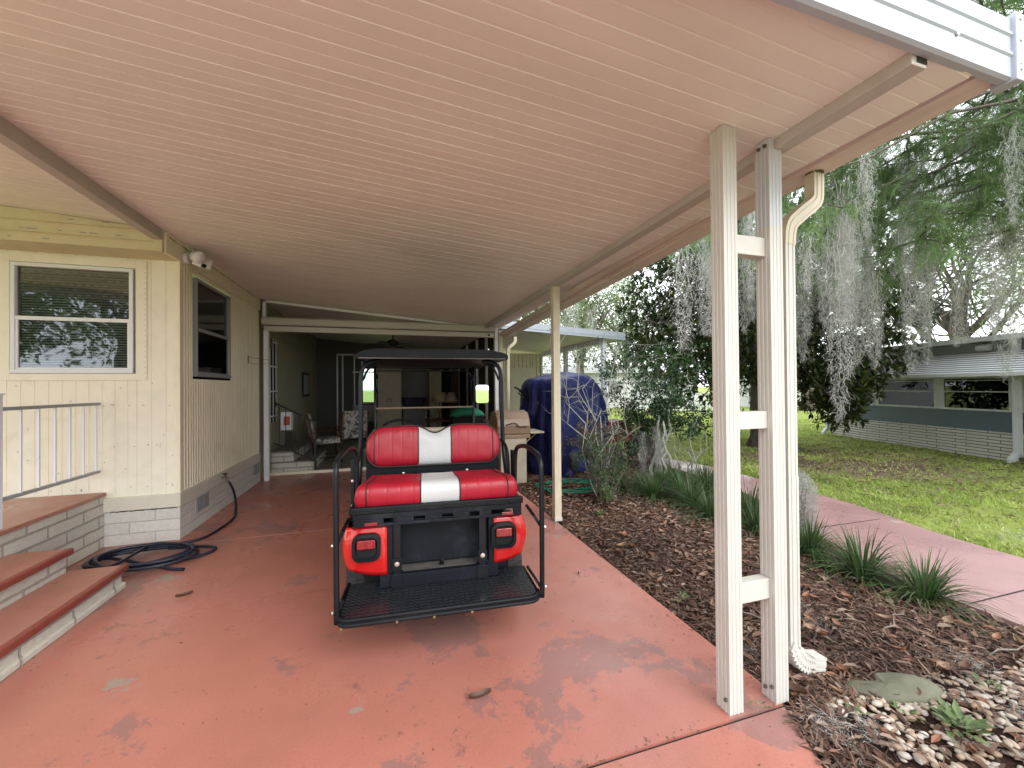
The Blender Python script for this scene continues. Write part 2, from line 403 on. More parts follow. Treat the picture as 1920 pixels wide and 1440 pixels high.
# mulch bed: gently mounded grid
b = MB(); rows = []
ys = [-4 + .25 * i for i in range(53)]
for y in ys:
    xr = path_left(min(max(y, -3.9), 7.4)) + .02
    if y > 7.4: xr = 5
    xl = 1.30 if y < 1.4 else 1.7
    row = []
    for i in range(15):
        f = i / 14; x = xl + (xr - xl) * f
        row.append((x, y, -.045 + .05 * sin(pi * f) + .012 * noise.noise(Vector((x * 3, y * 3, 0)))))
    rows.append(row)
def bed_z(x, y):
    xl = 1.30 if y < 1.4 else 1.7; xr = path_left(min(max(y, -3.9), 7.4)) + .02
    f = min(max((x - xl) / (xr - xl), 0), 1)
    return -.045 + .05 * sin(pi * f) + .012 * noise.noise(Vector((x * 3, y * 3, 0)))
b.grid(rows); o = b.build('mulch_bed', M['mulch'], smooth=True, kind='structure')
sheet('patio_floor', [(-2.0, 8.0), (2.05, 8.0), (2.05, 13.2), (-2.0, 13.2)], .03, M['patio'], .1)
sheet('street', [(-60, -16), (60, -16), (60, -10), (-60, -10)], -.05, M['asphalt'])

# ------------------------------------------------------------------ the mobile home
home = thing('mobile_home', 'cream mobile home with ribbed metal siding and white brick skirting', 'house', (-2.01, 4.9, 0))
# side wall (faces +x) with real ribs, and front wall (faces -y) with shallow grooves
def ribwall(b, axis, c, a0, a1, z0, z1, pitch, depth, flat):
    pts = []; a = a0
    while a < a1 - 1e-6:
        p = min(pitch, a1 - a)
        for f, d in ((0, 0), (flat, 0), (flat + (1 - flat) * .3, depth), (flat + (1 - flat) * .7, depth)):
            if a + f * p <= a1: pts.append((a + f * p, d))
        a += p
    pts.append((a1, 0))
    if axis == 'x': lo = [(c + d, q, z0) for q, d in pts]; hi = [(c + d, q, z1) for q, d in pts]
    else: lo = [(q, c + d, z0) for q, d in pts]; hi = [(q, c + d, z1) for q, d in pts]
    b.grid([lo, hi])
b = MB()
ribwall(b, 'x', -2.01, 4.9, 5.20, .46, 2.80, .062, -.018, .5)
ribwall(b, 'x', -2.01, 5.20, 6.30, .46, 1.62, .062, -.018, .5)
ribwall(b, 'x', -2.01, 5.20, 6.30, 2.76, 2.80, .062, -.012, .55)
ribwall(b, 'x', -2.01, 6.30, 7.55, .46, 2.80, .062, -.018, .5)
b.build('wall', M['cream'], home, True)
b = MB()
ribwall(b, 'y', 4.9, -7.5, -3.32, .46, 2.80, .10, .006, .86)
ribwall(b, 'y', 4.9, -3.32, -2.35, .46, 1.62, .10, .006, .86)
ribwall(b, 'y', 4.9, -3.32, -2.35, 2.74, 2.80, .10, .006, .86)
ribwall(b, 'y', 4.9, -2.35, -2.01, .46, 2.80, .12, .006, .9)
b.build('wall', M['cream_front'], home, True)['label'] = 'pale front wall with fine vertical grooves'
b = MB(); b.box(-2.02, 7.55, 0, -2.0, 13.4, 3.1)
for i in range(9):
    y = 8.0
b.build('wall', M['room_wall'], home, True)['label'] = 'flat olive wall inside the screened room'
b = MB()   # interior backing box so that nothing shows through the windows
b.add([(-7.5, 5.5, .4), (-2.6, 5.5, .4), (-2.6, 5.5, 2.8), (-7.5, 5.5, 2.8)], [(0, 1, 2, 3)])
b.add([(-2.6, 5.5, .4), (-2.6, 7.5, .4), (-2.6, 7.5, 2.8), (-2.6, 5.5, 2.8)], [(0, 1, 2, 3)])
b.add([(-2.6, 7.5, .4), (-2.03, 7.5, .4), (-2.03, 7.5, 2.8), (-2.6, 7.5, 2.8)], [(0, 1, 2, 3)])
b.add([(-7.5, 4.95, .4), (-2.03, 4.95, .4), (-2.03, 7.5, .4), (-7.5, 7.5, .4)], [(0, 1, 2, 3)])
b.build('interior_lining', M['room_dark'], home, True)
b = MB(); b.box(-7.5, 4.86, .335, -1.985, 4.905, .465); b.box(-2.02, 4.9, .335, -1.985, 7.55, .465)
b.build('skirting_trim', M['trimband'], home, True, bevel=.004)
b = MB(); b.box(-7.5, 4.88, -.05, -1.995, 5.1, .334); b.box(-2.2, 5.1, -.05, -1.995, 7.56, .334)
b.build('skirting_wall', M['brick_house'], home, True, bevel=.006)
b = MB()
random.seed(8)
rows = [[], []]
for k in range(41):
    x = -2.56 + k * .0135; zz = .326 + .008 * noise.noise(Vector((k * .35, 0, 0))); h_ = max(.0006, .004 + .006 * noise.noise(Vector((k * .5, 3, 0))))
    rows[0].append((x, 4.8785, zz - h_)); rows[1].append((x, 4.8785, zz + h_))
b.grid(rows)
b.build('crack', M['darkgap'], home, True)
# corner and rake trims
b = MB(); b.box(-2.045, 4.885, .465, -1.995, 4.935, 2.80); b.build('corner_trim', M['cream'], home, True, bevel=.004)
b = MB()
prof = [(2.80, 0), (2.86, 0), (2.875, -.014), (2.89, 0), (2.96, 0), (2.975, -.014), (2.99, 0), (3.06, 0), (3.075, -.014), (3.09, 0), (3.55, 0)]
prof = [(z, d) for z, d in prof]
for x0, x1 in ((-7.5, -2.07),):
    rows = []
    n = 24
    for i in range(n + 1):
        x = x0 + (x1 - x0) * i / n
        rows.append([(x, 4.57 + d, min(z, zc(x) - .003)) for z, d in prof])
    b.grid(rows)
b.add([(-7.5, 4.57, 2.80), (-2.02, 4.57, 2.80), (-2.02, 4.9, 2.80), (-7.5, 4.9, 2.80)], [(0, 1, 2, 3)])
b.build('fascia', M['cream_old'], home, True)['label'] = 'yellowed ribbed fascia above the front window'
b = MB(); b.box(-2.07, 4.562, 2.795, -2.0, 4.60, zc(-2.04) - .003); b.build('corner_trim', M['cream_old'], home, True, bevel=.003)
b = MB(); b.box(-2.02, 4.60, 2.80, -1.985, 7.56, zc(-2) - .004); b.box(-1.992, 4.62, 2.985, -1.975, 7.5, 2.998)
b.build('fascia', M['cream'], home, True, bevel=.003)['label'] = 'flat band along the top of the side wall'
b = MB()
rows = [[], []]
for k in range(90):
    y = 4.65 + k * .031; h_ = max(.0004, .003 + .005 * noise.noise(Vector((k * .4, 7, 0))))
    rows[0].append((-1.9835, y, 2.96 - h_)); rows[1].append((-1.9835, y, 2.96 + h_))
b.grid(rows)
b.build('crack', M['darkgap'], home, True)

def window(label, axis, c, a0, a1, z0, z1, zm, frame_m, glass_m, lace):
    # axis 'y': lies in the plane y=c facing -y ; axis 'x': in plane x=c facing +x
    sgn = -1 if axis == 'y' else 1
    def bx(B, p0, p1, q0, q1, d0, d1):
        lo, hi = sorted((c + sgn * d0, c + sgn * d1))
        if axis == 'y': B.box(p0, lo, q0, p1, hi, q1)
        else: B.box(lo, p0, q0, hi, p1, q1)
    f = MB(); w = .032
    bx(f, a0 - w, a1 + w, z1, z1 + w, -.03, .022); bx(f, a0 - w, a1 + w, z0 - w, z0, -.03, .030)
    bx(f, a0 - w, a0, z0, z1, -.03, .022); bx(f, a1, a1 + w, z0, z1, -.03, .022)
    W = f.build('window', frame_m, home, True, bevel=.003); W['label'] = label
    g = MB(); bx(g, a0, a1, zm - .018, zm + .018, -.016, .016)
    bx(g, a0, a0 + .018, z0, zm - .018, -.012, .012); bx(g, a1 - .018, a1, z0, zm - .018, -.012, .012); bx(g, a0 + .018, a1 - .018, z0, z0 + .022, -.012, .012)
    s = g.build('sash', frame_m, None, bevel=.002); off = rootloc(home)
    for vtx in s.data.vertices: vtx.co -= off
    s.parent = W
    g = MB()
    bx(g, a0, a1, zm + .018, z1, -.016, -.012); bx(g, a0 + .018, a1 - .018, z0 + .022, zm - .018, -.004, .0)
    s = g.build('glass', glass_m)
    for vtx in s.data.vertices: vtx.co -= off
    s.parent = W
    g = MB(); z = z0 + .03
    while z < z1 - .03:
        bx(g, a0 + .01, a1 - .01, z, z + .0025, -.060, -.042)
        bx(g, a0 + .01, a1 - .01, z + .0025, z + .011, -.0445, -.042)
        z += .0245
    bx(g, a0 + .01, a1 - .01, z1 - .04, z1 - .005, -.065, -.04)
    s = g.build('blind', M['blind'])
    for vtx in s.data.vertices: vtx.co -= off
    s.parent = W
    if lace:
        g = MB()
        nz = 16; nx = 26
        for i in range(nx):
            for j in range(nz):
                p0 = a0 + (a1 - a0) * i / nx; q0 = zm + .2 + (z1 - zm - .22) * j / nz
                if (i + j) % 2 == 0 or noise.noise(Vector((i * .5, j * .3, 1))) > .1:
                    bx(g, p0, p0 + (a1 - a0) / nx * .85, q0, q0 + .012, -.036, -.034)
        s = g.build('curtain', M['tanlight'])
        for vtx in s.data.vertices: vtx.co -= off
        s.parent = W
    return W
window('large front window with lace valance above closed blinds', 'y', 4.9, -3.26, -2.41, 1.70, 2.66, 2.18, M['winframe'], M['glass'], True)
window('tall side window with weathered grey frame', 'x', -2.01, 5.28, 6.22, 1.68, 2.70, 2.17, M['winframe_dark'], M['glass2'], False)
b = MB()
b.box(-3.40, 4.885, 1.60, -3.30, 4.898, 2.78); b.box(-2.36, 4.885, 1.60, -2.27, 4.898, 2.78); b.box(-3.30, 4.885, 2.70, -2.36, 4.898, 2.78); b.box(-3.30, 4.885, 1.60, -2.36, 4.898, 1.665)
b.build('window_surround', M['cream_front'], home, True, bevel=.002)
b = MB()
random.seed(3)
for k in range(50):
    x = R_(-3.6, -2.05); z = R_(.5, 1.58); z = random.choice([.55, .95, 1.35, z]); z += R_(-.01, .01); b = MB(); b.box(x, 4.8965, z, x + .008, 4.8995, z + .008); b.build('screw', M['vent'], home, True, fixn=False)
for k in range(22):
    z = 1.62 + k * .052; b = MB(); b.box(-2.285, 4.8825, z, -2.279, 4.8845, z + .006); b.build('screw', M['vent'], home, True, fixn=False)
for k in range(14):
    zz_ = random.choice([2.91, 3.02, 2.83]); b = MB(); b.box(-3.4 + k * .085 + R_(0, .05), 4.565, zz_, -3.393 + k * .085 + .06, 4.5695, zz_ + .008); b.build('screw', M['vent'], home, True, fixn=False)
b = MB()
# vents in the brick
def vent(y0, y1, z0, z1):
    g = MB(); g.box(-1.996, y0, z0, -1.988, y1, z1)
    n = 10
    for i in range(n):
        zz = z0 + (z1 - z0) * (i + .3) / n; g.box(-1.989, y0 + .02, zz, -1.982, (y0 + y1) / 2 - .01, zz + .006); g.box(-1.989, (y0 + y1) / 2 + .01, zz, -1.982, y1 - .02, zz + .006)
    g.build('vent', M['vent'], home, True)
vent(5.22, 5.55, .16, .315); vent(7.22, 7.48, .16, .315)

# security light on the fascia corner
s = thing('security_camera', 'white twin floodlight security camera on the wall corner', 'security camera', (-1.985, 4.98, 2.86))
b = MB(); b.lathe([(0, .0), (.055, .0), (.055, .028), (.03, .04), (0, .04)], (0, 0, 0), 'x', 20); shade_auto(b.build('base_plate', M['winframe'], s))
b = MB(); b.tube([(.03, 0, 0), (.08, -.02, -.01), (.12, -.03, -.03)], .02, 10); b.build('arm', M['winframe'], s, smooth=True)
for dy, nm in ((-.10, 'a'), (.08, 'b')):
    b = MB(); b.tube([(.10, -.02 + dy * .3, 0), (.11, dy * .7, .0), (.12, dy, -.005), (.17, dy * 1.35, -.02), (.19, dy * 1.45, -.025)], [.02, .04, .05, .062, .06], 14)
    b.build('lamp_head', M['winframe'], s, smooth=True)
b = MB(); b.bar((.10, -.045, -.045), (.19, -.085, -.085), .075, .055); cam_ = b.build('camera_body', M['winframe'], s, bevel=.012)
b = MB(); b.bar((.188, -.084, -.084), (.196, -.0875, -.0875), .05, .036); l = b.build('lens', M['black'], cam_)

# wire bracket
s = thing('wall_bracket', 'small wire bracket sticking out of the ribbed wall near the room post', 'bracket', (-2.0, 6.98, 1.95))
b = MB(); b.box(0, -.012, -.06, .012, .012, .06)
for dz in (.04, -.05): b.tube([(.005, 0, dz), (.06, .20, dz - .01), (.22, .38, dz - .02 if dz > 0 else dz + .02)], .0035, 6)
b.build('bracket_arm', M['brass'], s)

# ------------------------------------------------------------------ carport roof
cp = thing('carport_roof', 'long carport roof of narrow ribbed panels painted cream', 'carport', (1.8, 1.5, 0))
def ceilstrip(b, x0, x1, y0, y1, k0=0):
    p = .0762; k = 0; y = y0
    sec = []
    while y < y1 - 1e-6:
        deep = .0030 if k % 2 == 0 else .0013
        w = .010 if k % 2 == 0 else .006
        sec += [(y, deep), (y + w, deep), (y + w + .002, 0), (min(y + p - .002, y1), 0)]
        y += p; k += 1
    b.grid([[(x0, yy, zc(x0) + d) for yy, d in sec], [(x1, yy, zc(x1) + d) for yy, d in sec]])
b = MB(); ceilstrip(b, -7.5, -2.0, .93, 4.6); ceilstrip(b, -2.0, 2.10, .93, 13.3)
b.build('ceiling_panels', M['ceil'], cp, True)
b = MB()
b.add([(-7.6, .92, zc(-7.6) + .10), (2.28, .92, zc(2.28) + .15), (2.28, 13.4, zc(2.28) + .15), (-7.6, 13.4, zc(-7.6) + .10)], [(0, 1, 2, 3)])
b.build('roof_sheet', M['white_metal'], cp, True)
# front fascia channel
b = MB()
rel = [(-.055, .012), (-.048, 0), (.028, 0), (.034, -.006), (.044, -.006), (.05, 0), (.105, 0), (.111, -.006), (.121, -.006), (.127, 0), (.175, 0), (.185, .006), (.185, .03)]
def zf(x): return zc(x) + (.072 if x > 2 else (-.045 if x > 0 else -.10))
FX = (-7.6, .6, 2.29)
rows = [[(x, .90 + d, zf(x) + z) for z, d in rel] for x in FX]
b.grid(rows)
b.grid([[(x, .912, zf(x) - .055), (x, .938, zf(x) - .052)] for x in FX])
b.grid([[(x, .938, zf(x) - .052), (x, .938, zc(x) + .02)] for x in FX])
b.build('front_fascia', M['white_metal'], cp, True, fixn=False)['label'] = 'bluish white ridged metal fascia on the front edge'
b = MB(); b.box(2.27, .885, zf(2.29) - .062, 2.32, .96, zf(2.29) + .195)
b.build('end_cap', M['white_metal'], cp, True, bevel=.004)
b = MB()
for i in range(9):
    x = -3.2 + i * .62; 
    b = MB(); b.lathe([(0, 0), (.008, 0), (.007, -.004), (0, -.005)], (x + .8, .897, zf(x + .8) + .142 - .02), 'y', 8); b.build('rivet', M['chrome'], cp, True)
for zz in (.17, .09, 0, -.02):
    b = MB(); b.lathe([(0, 0), (.007, 0), (.006, -.004), (0, -.005)], (2.295, .885, zf(2.29) + zz), 'y', 8); b.build('rivet', M['chrome'], cp, True)
# gutter
def gz(y): return 2.655 - .030 * (y - 1.5)
b = MB(); sec = [(2.04, .055), (2.055, .02), (2.10, .02), (2.104, .04), (2.112, .04), (2.116, .018), (2.16, .018), (2.165, .0), (2.30, 0), (2.31, .012), (2.31, .16)]
rows = [[(x, y, gz(y) + d) for x, d in sec] for y in (.93, 1.5, 4, 7.75)]
b.grid(rows); b.build('gutter', M['gutter'], cp, True, fixn=False)
b = MB(); b.box(1.775, .940, 2.628, 1.855, 7.60, zc(1.815) + .002)
b.build('beam', M['beam'], cp, True, bevel=.003)['label'] = 'grey beam above the outer posts'
b = MB(); b.box(-2.075, .95, zc(-2.03) - .10, -1.995, 4.555, zc(-2.04) + .002)
b.build('beam', M['beam'], cp, True, bevel=.003)['label'] = 'grey beam on the house side ending at the fascia corner'
b = MB(); b.box(1.800, .9375, 2.640, 1.853, .9395, 2.662); b.build('beam_end_shade', M['darkgap'], cp, True)  # dark plate painted as the shade inside the open beam end

def fluted(b, x0, x1, y0, y1, z0, z1, nf=3, d=.0026):
    def side(p, q, inward):
        p = Vector((*p, 0)); q = Vector((*q, 0)); i = Vector((*inward, 0)); out = [p]
        L = (q - p).length; e = .012; w = (L - 2 * e) / (2 * nf - 1)
        for k in range(nf):
            a = e + 2 * k * w
            for s_, dd in ((a, 0), (a + .0025, d), (a + w - .0025, d), (a + w, 0)): out.append(p + (q - p) * (s_ / L) + i * dd)
        return out
    pts = side((x0, y0), (x1, y0), (0, 1)) + side((x1, y0), (x1, y1), (-1, 0)) + side((x1, y1), (x0, y1), (0, -1)) + side((x0, y1), (x0, y0), (1, 0))
    b.prism([(p.x, p.y) for p in pts], 'z', z0, z1)
# ladder post: two fluted posts joined by three rungs
lp = thing('carport_post', 'double cream fluted post joined by three rungs like a ladder', 'post', (1.64, 1.51, 0))
b = MB(); fluted(b, 1.475, 1.553, 1.48, 1.558, 0, zc(1.51) - .004); b.build('post', M['post_yel'] if False else M['post'], lp, True)
b = MB(); fluted(b, 1.735, 1.812, 1.467, 1.545, 0, 2.26); b.build('post', M['post'], lp, True)
b = MB(); fluted(b, 1.735, 1.812, 1.467, 1.545, 2.26, 2.626); b.box(1.738, 1.47, 2.626, 1.772, 1.542, zc(1.75) - .004)
b.build('post_head', mat('bare_white_metal', (.54, .56, .58), .4, var=.06), lp, True)['label'] = 'unpainted white metal head of the outer post'
for z0, z1 in ((2.115, 2.205), (1.293, 1.375), (.485, .58)):
    b = MB(); b.box(1.5532, 1.492, z0, 1.7345, 1.545, z1); b.build('rung', M['post'], lp, True, bevel=.003)
for p in ((1.738, 1.488, 2.645), (1.738, 1.522, 2.645), (1.476, 1.50, .06), (1.736, 1.487, .07), (1.736, 1.52, .05)):
    b = MB(); b.lathe([(0, -.012), (.0085, -.010), (.0085, 0), (0, 0)], p, 'x', 10); b.build('bolt', M['bark'], lp, True)
# mid post and far post
for x, y, lab in ((1.78, 4.19, 'single cream fluted post rising beside the mulch bed, right of the golf cart'), (2.07, 7.56, 'yellowed cream post at the right end of the shade housing')):
    p = thing('carport_post', lab, 'post', (x + .04, y + .04, 0))
    b = MB(); fluted(b, x, x + .078, y, y + .078, 0 if y < 5 else -.05, 2.626 if y < 5 else 2.60); b.build('post', M['post_yel'], p, True)
    b = MB(); b.box(x - .006, y - .006, 0, x + .084, y + .084, .035); b.build('foot_bracket', M['post'], p, True, bevel=.002)

# downspouts: swept rectangular pipe
def rectpipe(b, pts, w, d, flute=True):
    # path in an xz plane; w along in-plane normal, d along y
    P = [Vector(p) for p in pts]; rings = []
    for i, p in enumerate(P):
        t_ = (P[min(i + 1, len(P) - 1)] - P[max(i - 1, 0)]).normalized()
        nrm = Vector((t_.z, 0, -t_.x)) if abs(t_.y) < .9 else Vector((1, 0, 0))
        yy = Vector((0, 1, 0)) if abs(t_.y) < .5 else Vector((0, 0, 1))
        ring = []
        prof = [(-.5, -.5), (-.3, -.5), (-.27, -.44), (-.2, -.44), (-.17, -.5), (.17, -.5), (.2, -.44), (.27, -.44), (.3, -.5), (.5, -.5), (.5, .5), (-.5, .5)]
        for a, c_ in prof: ring.append(p + nrm * a * w + yy * c_ * d)
        rings.append(ring)
    n = len(rings[0]); vs = [q for r in rings for q in r]
    fs = [(i * n + k, i * n + (k + 1) % n, (i + 1) * n + (k + 1) % n, (i + 1) * n + k) for i in range(len(rings) - 1) for k in range(n)]
    fs += [tuple(range(n))]
    b.add(vs, fs)
ds = thing('downspout', 'cream downspout curving from the gutter down beside the ladder post', 'downspout', (2.05, 1.62, 0))
yy = 1.62
top = cat([(2.235, yy, 2.66), (2.235, yy, 2.56), (2.22, yy, 2.49), (2.11, yy, 2.405), (2.04, yy, 2.34), (2.024, yy, 2.24)], 5)
b = MB(); rectpipe(b, top, .072, .055); b.build('upper_elbow', M['post_yel'], ds, True, bevel=0)
b = MB(); rectpipe(b, [(2.024, yy, 2.26), (2.022, yy, 1.0)], .066, .05); b.build('pipe', M['post'], ds, True)
b = MB(); rectpipe(b, [(2.022, yy, 1.02), (2.020, yy, .12)], .070, .054); b.build('pipe', M['post'], ds, True)['label'] = 'lower length of pipe with scraped paint'
b = MB(); pts = []
for i in range(21):
    a = pi / 2 * i / 20; r = .10 + (.011 if i % 2 else -.003)
    pts.append((2.020 + .10 - r * cos(a) + .0, yy - .02 * sin(a), .12 - r * sin(a) + .02))
pts += [(2.18, yy - .03, .035)]
rectpipe(b, pts, .074, .075); b.build('lower_elbow', M['post'], ds, True)
b = MB(); b.lathe([(0, 0), (.045, 0), (.042, .02), (.036, .02)], (2.235, yy, 2.645), 'z', 16)
b.build('outlet_flange', M['bark'], ds, True)
d2 = thing('downspout', 'slim cream downspout bending beneath the gutter end behind the golf cart roof', 'downspout', (2.22, 7.5, 0))
b = MB(); rectpipe(b, cat([(2.36, 7.45, 2.47), (2.36, 7.45, 2.40), (2.33, 7.45, 2.34), (2.24, 7.45, 2.26), (2.22, 7.45, 2.18), (2.22, 7.45, 2.05)], 4), .06, .05)
b.build('upper_elbow', M['post_yel'], d2, True)
b = MB(); rectpipe(b, [(2.22, 7.45, 2.06), (2.22, 7.45, 0)], .055, .045); b.build('pipe', M['post_yel'], d2, True)

# ------------------------------------------------------------------ entry steps, railing, hose
st = thing('entry_steps', 'two red painted steps and landing of off white brick', 'steps', (-2.6, 3.8, 0))
b = MB(); b.box(-5.5, .8, 0, -2.60, 4.876, .49); b.build('landing_wall', M['brick'], st, True, bevel=.008)
b = MB(); b.box(-5.5, .8, .4905, -2.585, 4.876, .525); b.build('landing_top', M['tread'], st, True, bevel=.006)
b = MB(); b.box(-2.5995, .8, 0, -2.27, 3.84, .295); b.build('riser', M['brick'], st, True, bevel=.008)
b = MB(); b.box(-2.5995, .8, .2955, -2.275, 3.85, .334); u = b.build('tread', M['tread'], st, True, bevel=.004)
b = MB(); b.box(-2.2745, .79, .290, -2.235, 3.86, .336); b.build('nosing', M['nose'], st, True, bevel=.010)
b = MB(); b.box(-2.2695, .8, 0, -1.94, 3.84, .130); b.build('riser', M['brick'], st, True, bevel=.008)
b = MB(); b.box(-2.2695, .8, .1305, -1.945, 3.85, .168); b.build('tread', M['tread'], st, True, bevel=.004)
b = MB(); b.box(-1.9445, .79, .125, -1.905, 3.86, .170); b.build('nosing', M['nose'], st, True, bevel=.010)
b = MB(); b.box(-2.30, .8, -.01, -1.915, 3.845, .045); b.build('footing', M['brick'], st, True, bevel=.012)

rl = thing('porch_railing', 'white metal porch railing with thin square balusters beside the front wall', 'railing', (-2.64, 4.3, .525))
b = MB(); b.box(-2.665, 3.775, .525, -2.615, 3.825, 1.475); b.box(-2.672, 3.768, 1.475, -2.608, 3.832, 1.487); b.build('post', M['winframe'], rl, True, bevel=.003)
b = MB(); b.box(-2.655, 3.825, 1.362, -2.625, 4.87, 1.388); b.build('top_rail', M['winframe_dark'], rl, True, bevel=.002)
b = MB(); b.box(-2.655, 3.825, .715, -2.625, 4.87, .740); b.build('bottom_rail', M['winframe_dark'], rl, True, bevel=.002)
for i in range(6):
    y = 4.00 + i * .165
    b = MB(); b.box(-2.647, y, .740, -2.633, y + .014, 1.362); b.build('baluster', M['winframe'], rl, True)

random.seed(11)
hs = thing('garden_hose', 'dark navy garden hose coiled on the slab and running to the tap', 'hose', (-2.0, 4.4, 0))
P = []
cx, cy = -2.06, 4.36
P += [(-1.62, 4.02, .017), (-1.72, 4.06, .018), (-1.84, 4.12, .03), (-1.98, 4.2, .04)]
for i in range(46):
    a = 2.6 + i * 2 * pi / 10.5; lay = i / 46
    rx = .36 + .11 * noise.noise(Vector((i * .35, 0, 3))) ; ry = .24 + .08 * noise.noise(Vector((i * .3, 5, 0)))
    P.append((cx + rx * cos(a) + .05 * sin(i * .9), cy + ry * sin(a), .02 + .055 * lay + .02 * abs(noise.noise(Vector((i * .8, 2, 2))))))
P += [(-2.12, 4.66, .05), (-1.95, 4.70, .02), (-1.78, 4.80, .017), (-1.72, 5.05, .017), (-1.70, 5.4, .02), (-1.74, 5.62, .06), (-1.79, 5.76, .17), (-1.84, 5.84, .27), (-1.90, 5.90, .345)]
b = MB(); b.tube(cat(P, 5), .0135, 8); b.build('hose', M['hose'], hs, True, smooth=True)
P = [(-1.52, 4.40, .017), (-1.60, 4.47, .017), (-1.75, 4.52, .017), (-1.95, 4.55, .03), (-2.2, 4.62, .05)]
b = MB(); b.tube(cat([(-1.95, 4.55, .03), (-1.7, 4.56, .016), (-1.55, 4.47, .016), (-1.6, 4.32, .016), (-1.85, 4.2, .02)], 6), .0135, 8); b.build('hose_loop', M['hose'], hs, True, smooth=True)
b = MB(); b.tube([(-1.93, 5.92, .385), (-1.89, 5.89, .33)], [.02, .014], 8); b.build('coupling', M['vent'], hs, True, smooth=True)
s = thing('hose_tap', 'small brass tap with a dark handle on the skirting brick', 'tap', (-1.985, 5.93, .40))
b = MB(); b.tube([(0, 0, 0), (.05, 0, 0), (.07, -.01, -.02)], .012, 8); b.build('spout', M['brass'], s, smooth=True)
b = MB(); b.tube([(.035, 0, 0), (.035, 0, .04)], .006, 6); b.lathe([(0, .04), (.028, .038), (.028, .048), (0, .05)], (.035, 0, 0), 'z', 10); b.build('handle', M['iron'], s)
# ------------------------------------------------------------------ screened room at the back
rm = thing('screen_room', 'dark screened room at the back of the carport under a roll up shade housing', 'room', (0, 7.6, 0))
b = MB(); b.prism([(7.50, 2.58), (7.50, 2.66), (7.53, 2.69), (7.66, 2.69), (7.66, 2.56), (7.52, 2.56)], 'x', -1.96, 1.985)
sh = b.build('shade_housing', M['post'], rm, True, bevel=.004)
b = MB(); b.box(-1.93, 7.53, 2.455, 1.965, 7.60, 2.545); b.build('shade_bar', M['post'], rm, True, bevel=.008)
b = MB(); b.lathe([(0, 0), (.022, 0), (.022, -.008), (0, -.008)], (1.86, 7.53, 2.50), 'y', 16); b.build('badge', M['black'], rm, True)
b = MB(); b.box(-1.935, 7.53, 0, -1.865, 7.63, 2.47); b.box(-1.955, 7.56, 2.69, -1.91, 7.63, 3.0); b.build('side_track', M['winframe'], rm, True, bevel=.003)
b = MB(); b.box(1.98, 7.53, 0, 2.045, 7.63, 2.66); b.build('side_track', M['winframe'], rm, True, bevel=.003)
b = MB(); b.prism([(-1.95, zc(-1.95) - .055), (2.05, zc(2.05) - .055), (2.05, zc(2.05) - .012), (-1.95, zc(-1.95) - .012)], 'y', 7.56, 7.61); b.build('header_frame', M['winframe'], rm, True)
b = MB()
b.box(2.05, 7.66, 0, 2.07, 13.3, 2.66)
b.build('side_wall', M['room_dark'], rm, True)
b = MB()
for y in (8.4, 9.35, 10.6, 11.9): b.box(2.00, y, 0, 2.05, y + .06, 2.62)
b.box(2.0, 7.7, .75, 2.045, 13.2, .80)
b.build('mullion', M['winframe'], rm, True)
# back wall with a bright window opening
b = MB(); Y = 13.2
b.box(-2.0, Y, 0, -.72, Y + .05, 3.2); b.box(-.02, Y, 0, 2.1, Y + .05, 3.0); b.box(-.72, Y, 0, -.02, Y + .05, 1.05); b.box(-.72, Y, 2.1, -.02, Y + .05, 3.1)
b.build('back_wall', mat('dim_back_wall', (.09, .09, .08), .7), rm, True)
b = MB()
for x in (-1.45, -1.30, -.97, -.75, -.02): b.box(x, Y - .06, 0.1, x + .035, Y - .01, 2.55)
b.box(-1.45, Y - .06, 2.5, 0, Y - .01, 2.55); b.box(-1.0, Y - .06, 1.98, 0, Y - .01, 2.02); b.box(-.75, Y - .06, 1.05, 0, Y - .01, 1.09)
b.build('window_frame', M['winframe'], rm, True)
b = MB(); b.box(-.70, Y - .005, 1.10, -.04, Y, 1.97); g_ = b.build('glass', glassmat('room_glass', (.7, .8, .75), .05), rm, True)
b = MB(); b.box(-.98, Y - .2, .5, -.05, Y - .1, 1.0); b.build('sill_panel', M['vent'], rm, True)
# low tread line under the threshold
b = MB(); b.box(-1.99, 7.96, -.02, 2.04, 8.01, .045); b.build('threshold', M['cream'], rm, True, bevel=.004)
# lattice door on the house wall
b = MB()
for k in range(3): b.box(-1.995, 8.12 + k * .2, .9, -1.98, 8.14 + k * .2, 2.42)
for k in range(4): b.box(-1.995, 8.05, 1.0 + k * .45, -1.978, 8.62, 1.025 + k * .45)
dr = b.build('door', M['winframe'], rm, True); dr['label'] = 'narrow lattice door on the house wall'
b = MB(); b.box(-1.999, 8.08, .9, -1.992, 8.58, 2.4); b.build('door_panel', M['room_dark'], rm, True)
# ribs along the top of the room's house wall
b = MB()
for k in range(5): b.bar((-1.985, 7.7, 2.55 + k * .09), (-1.985, 13.1, 2.55 + k * .09), .03, .03)
b.build('wall_ribs', M['room_wall'], rm, True)

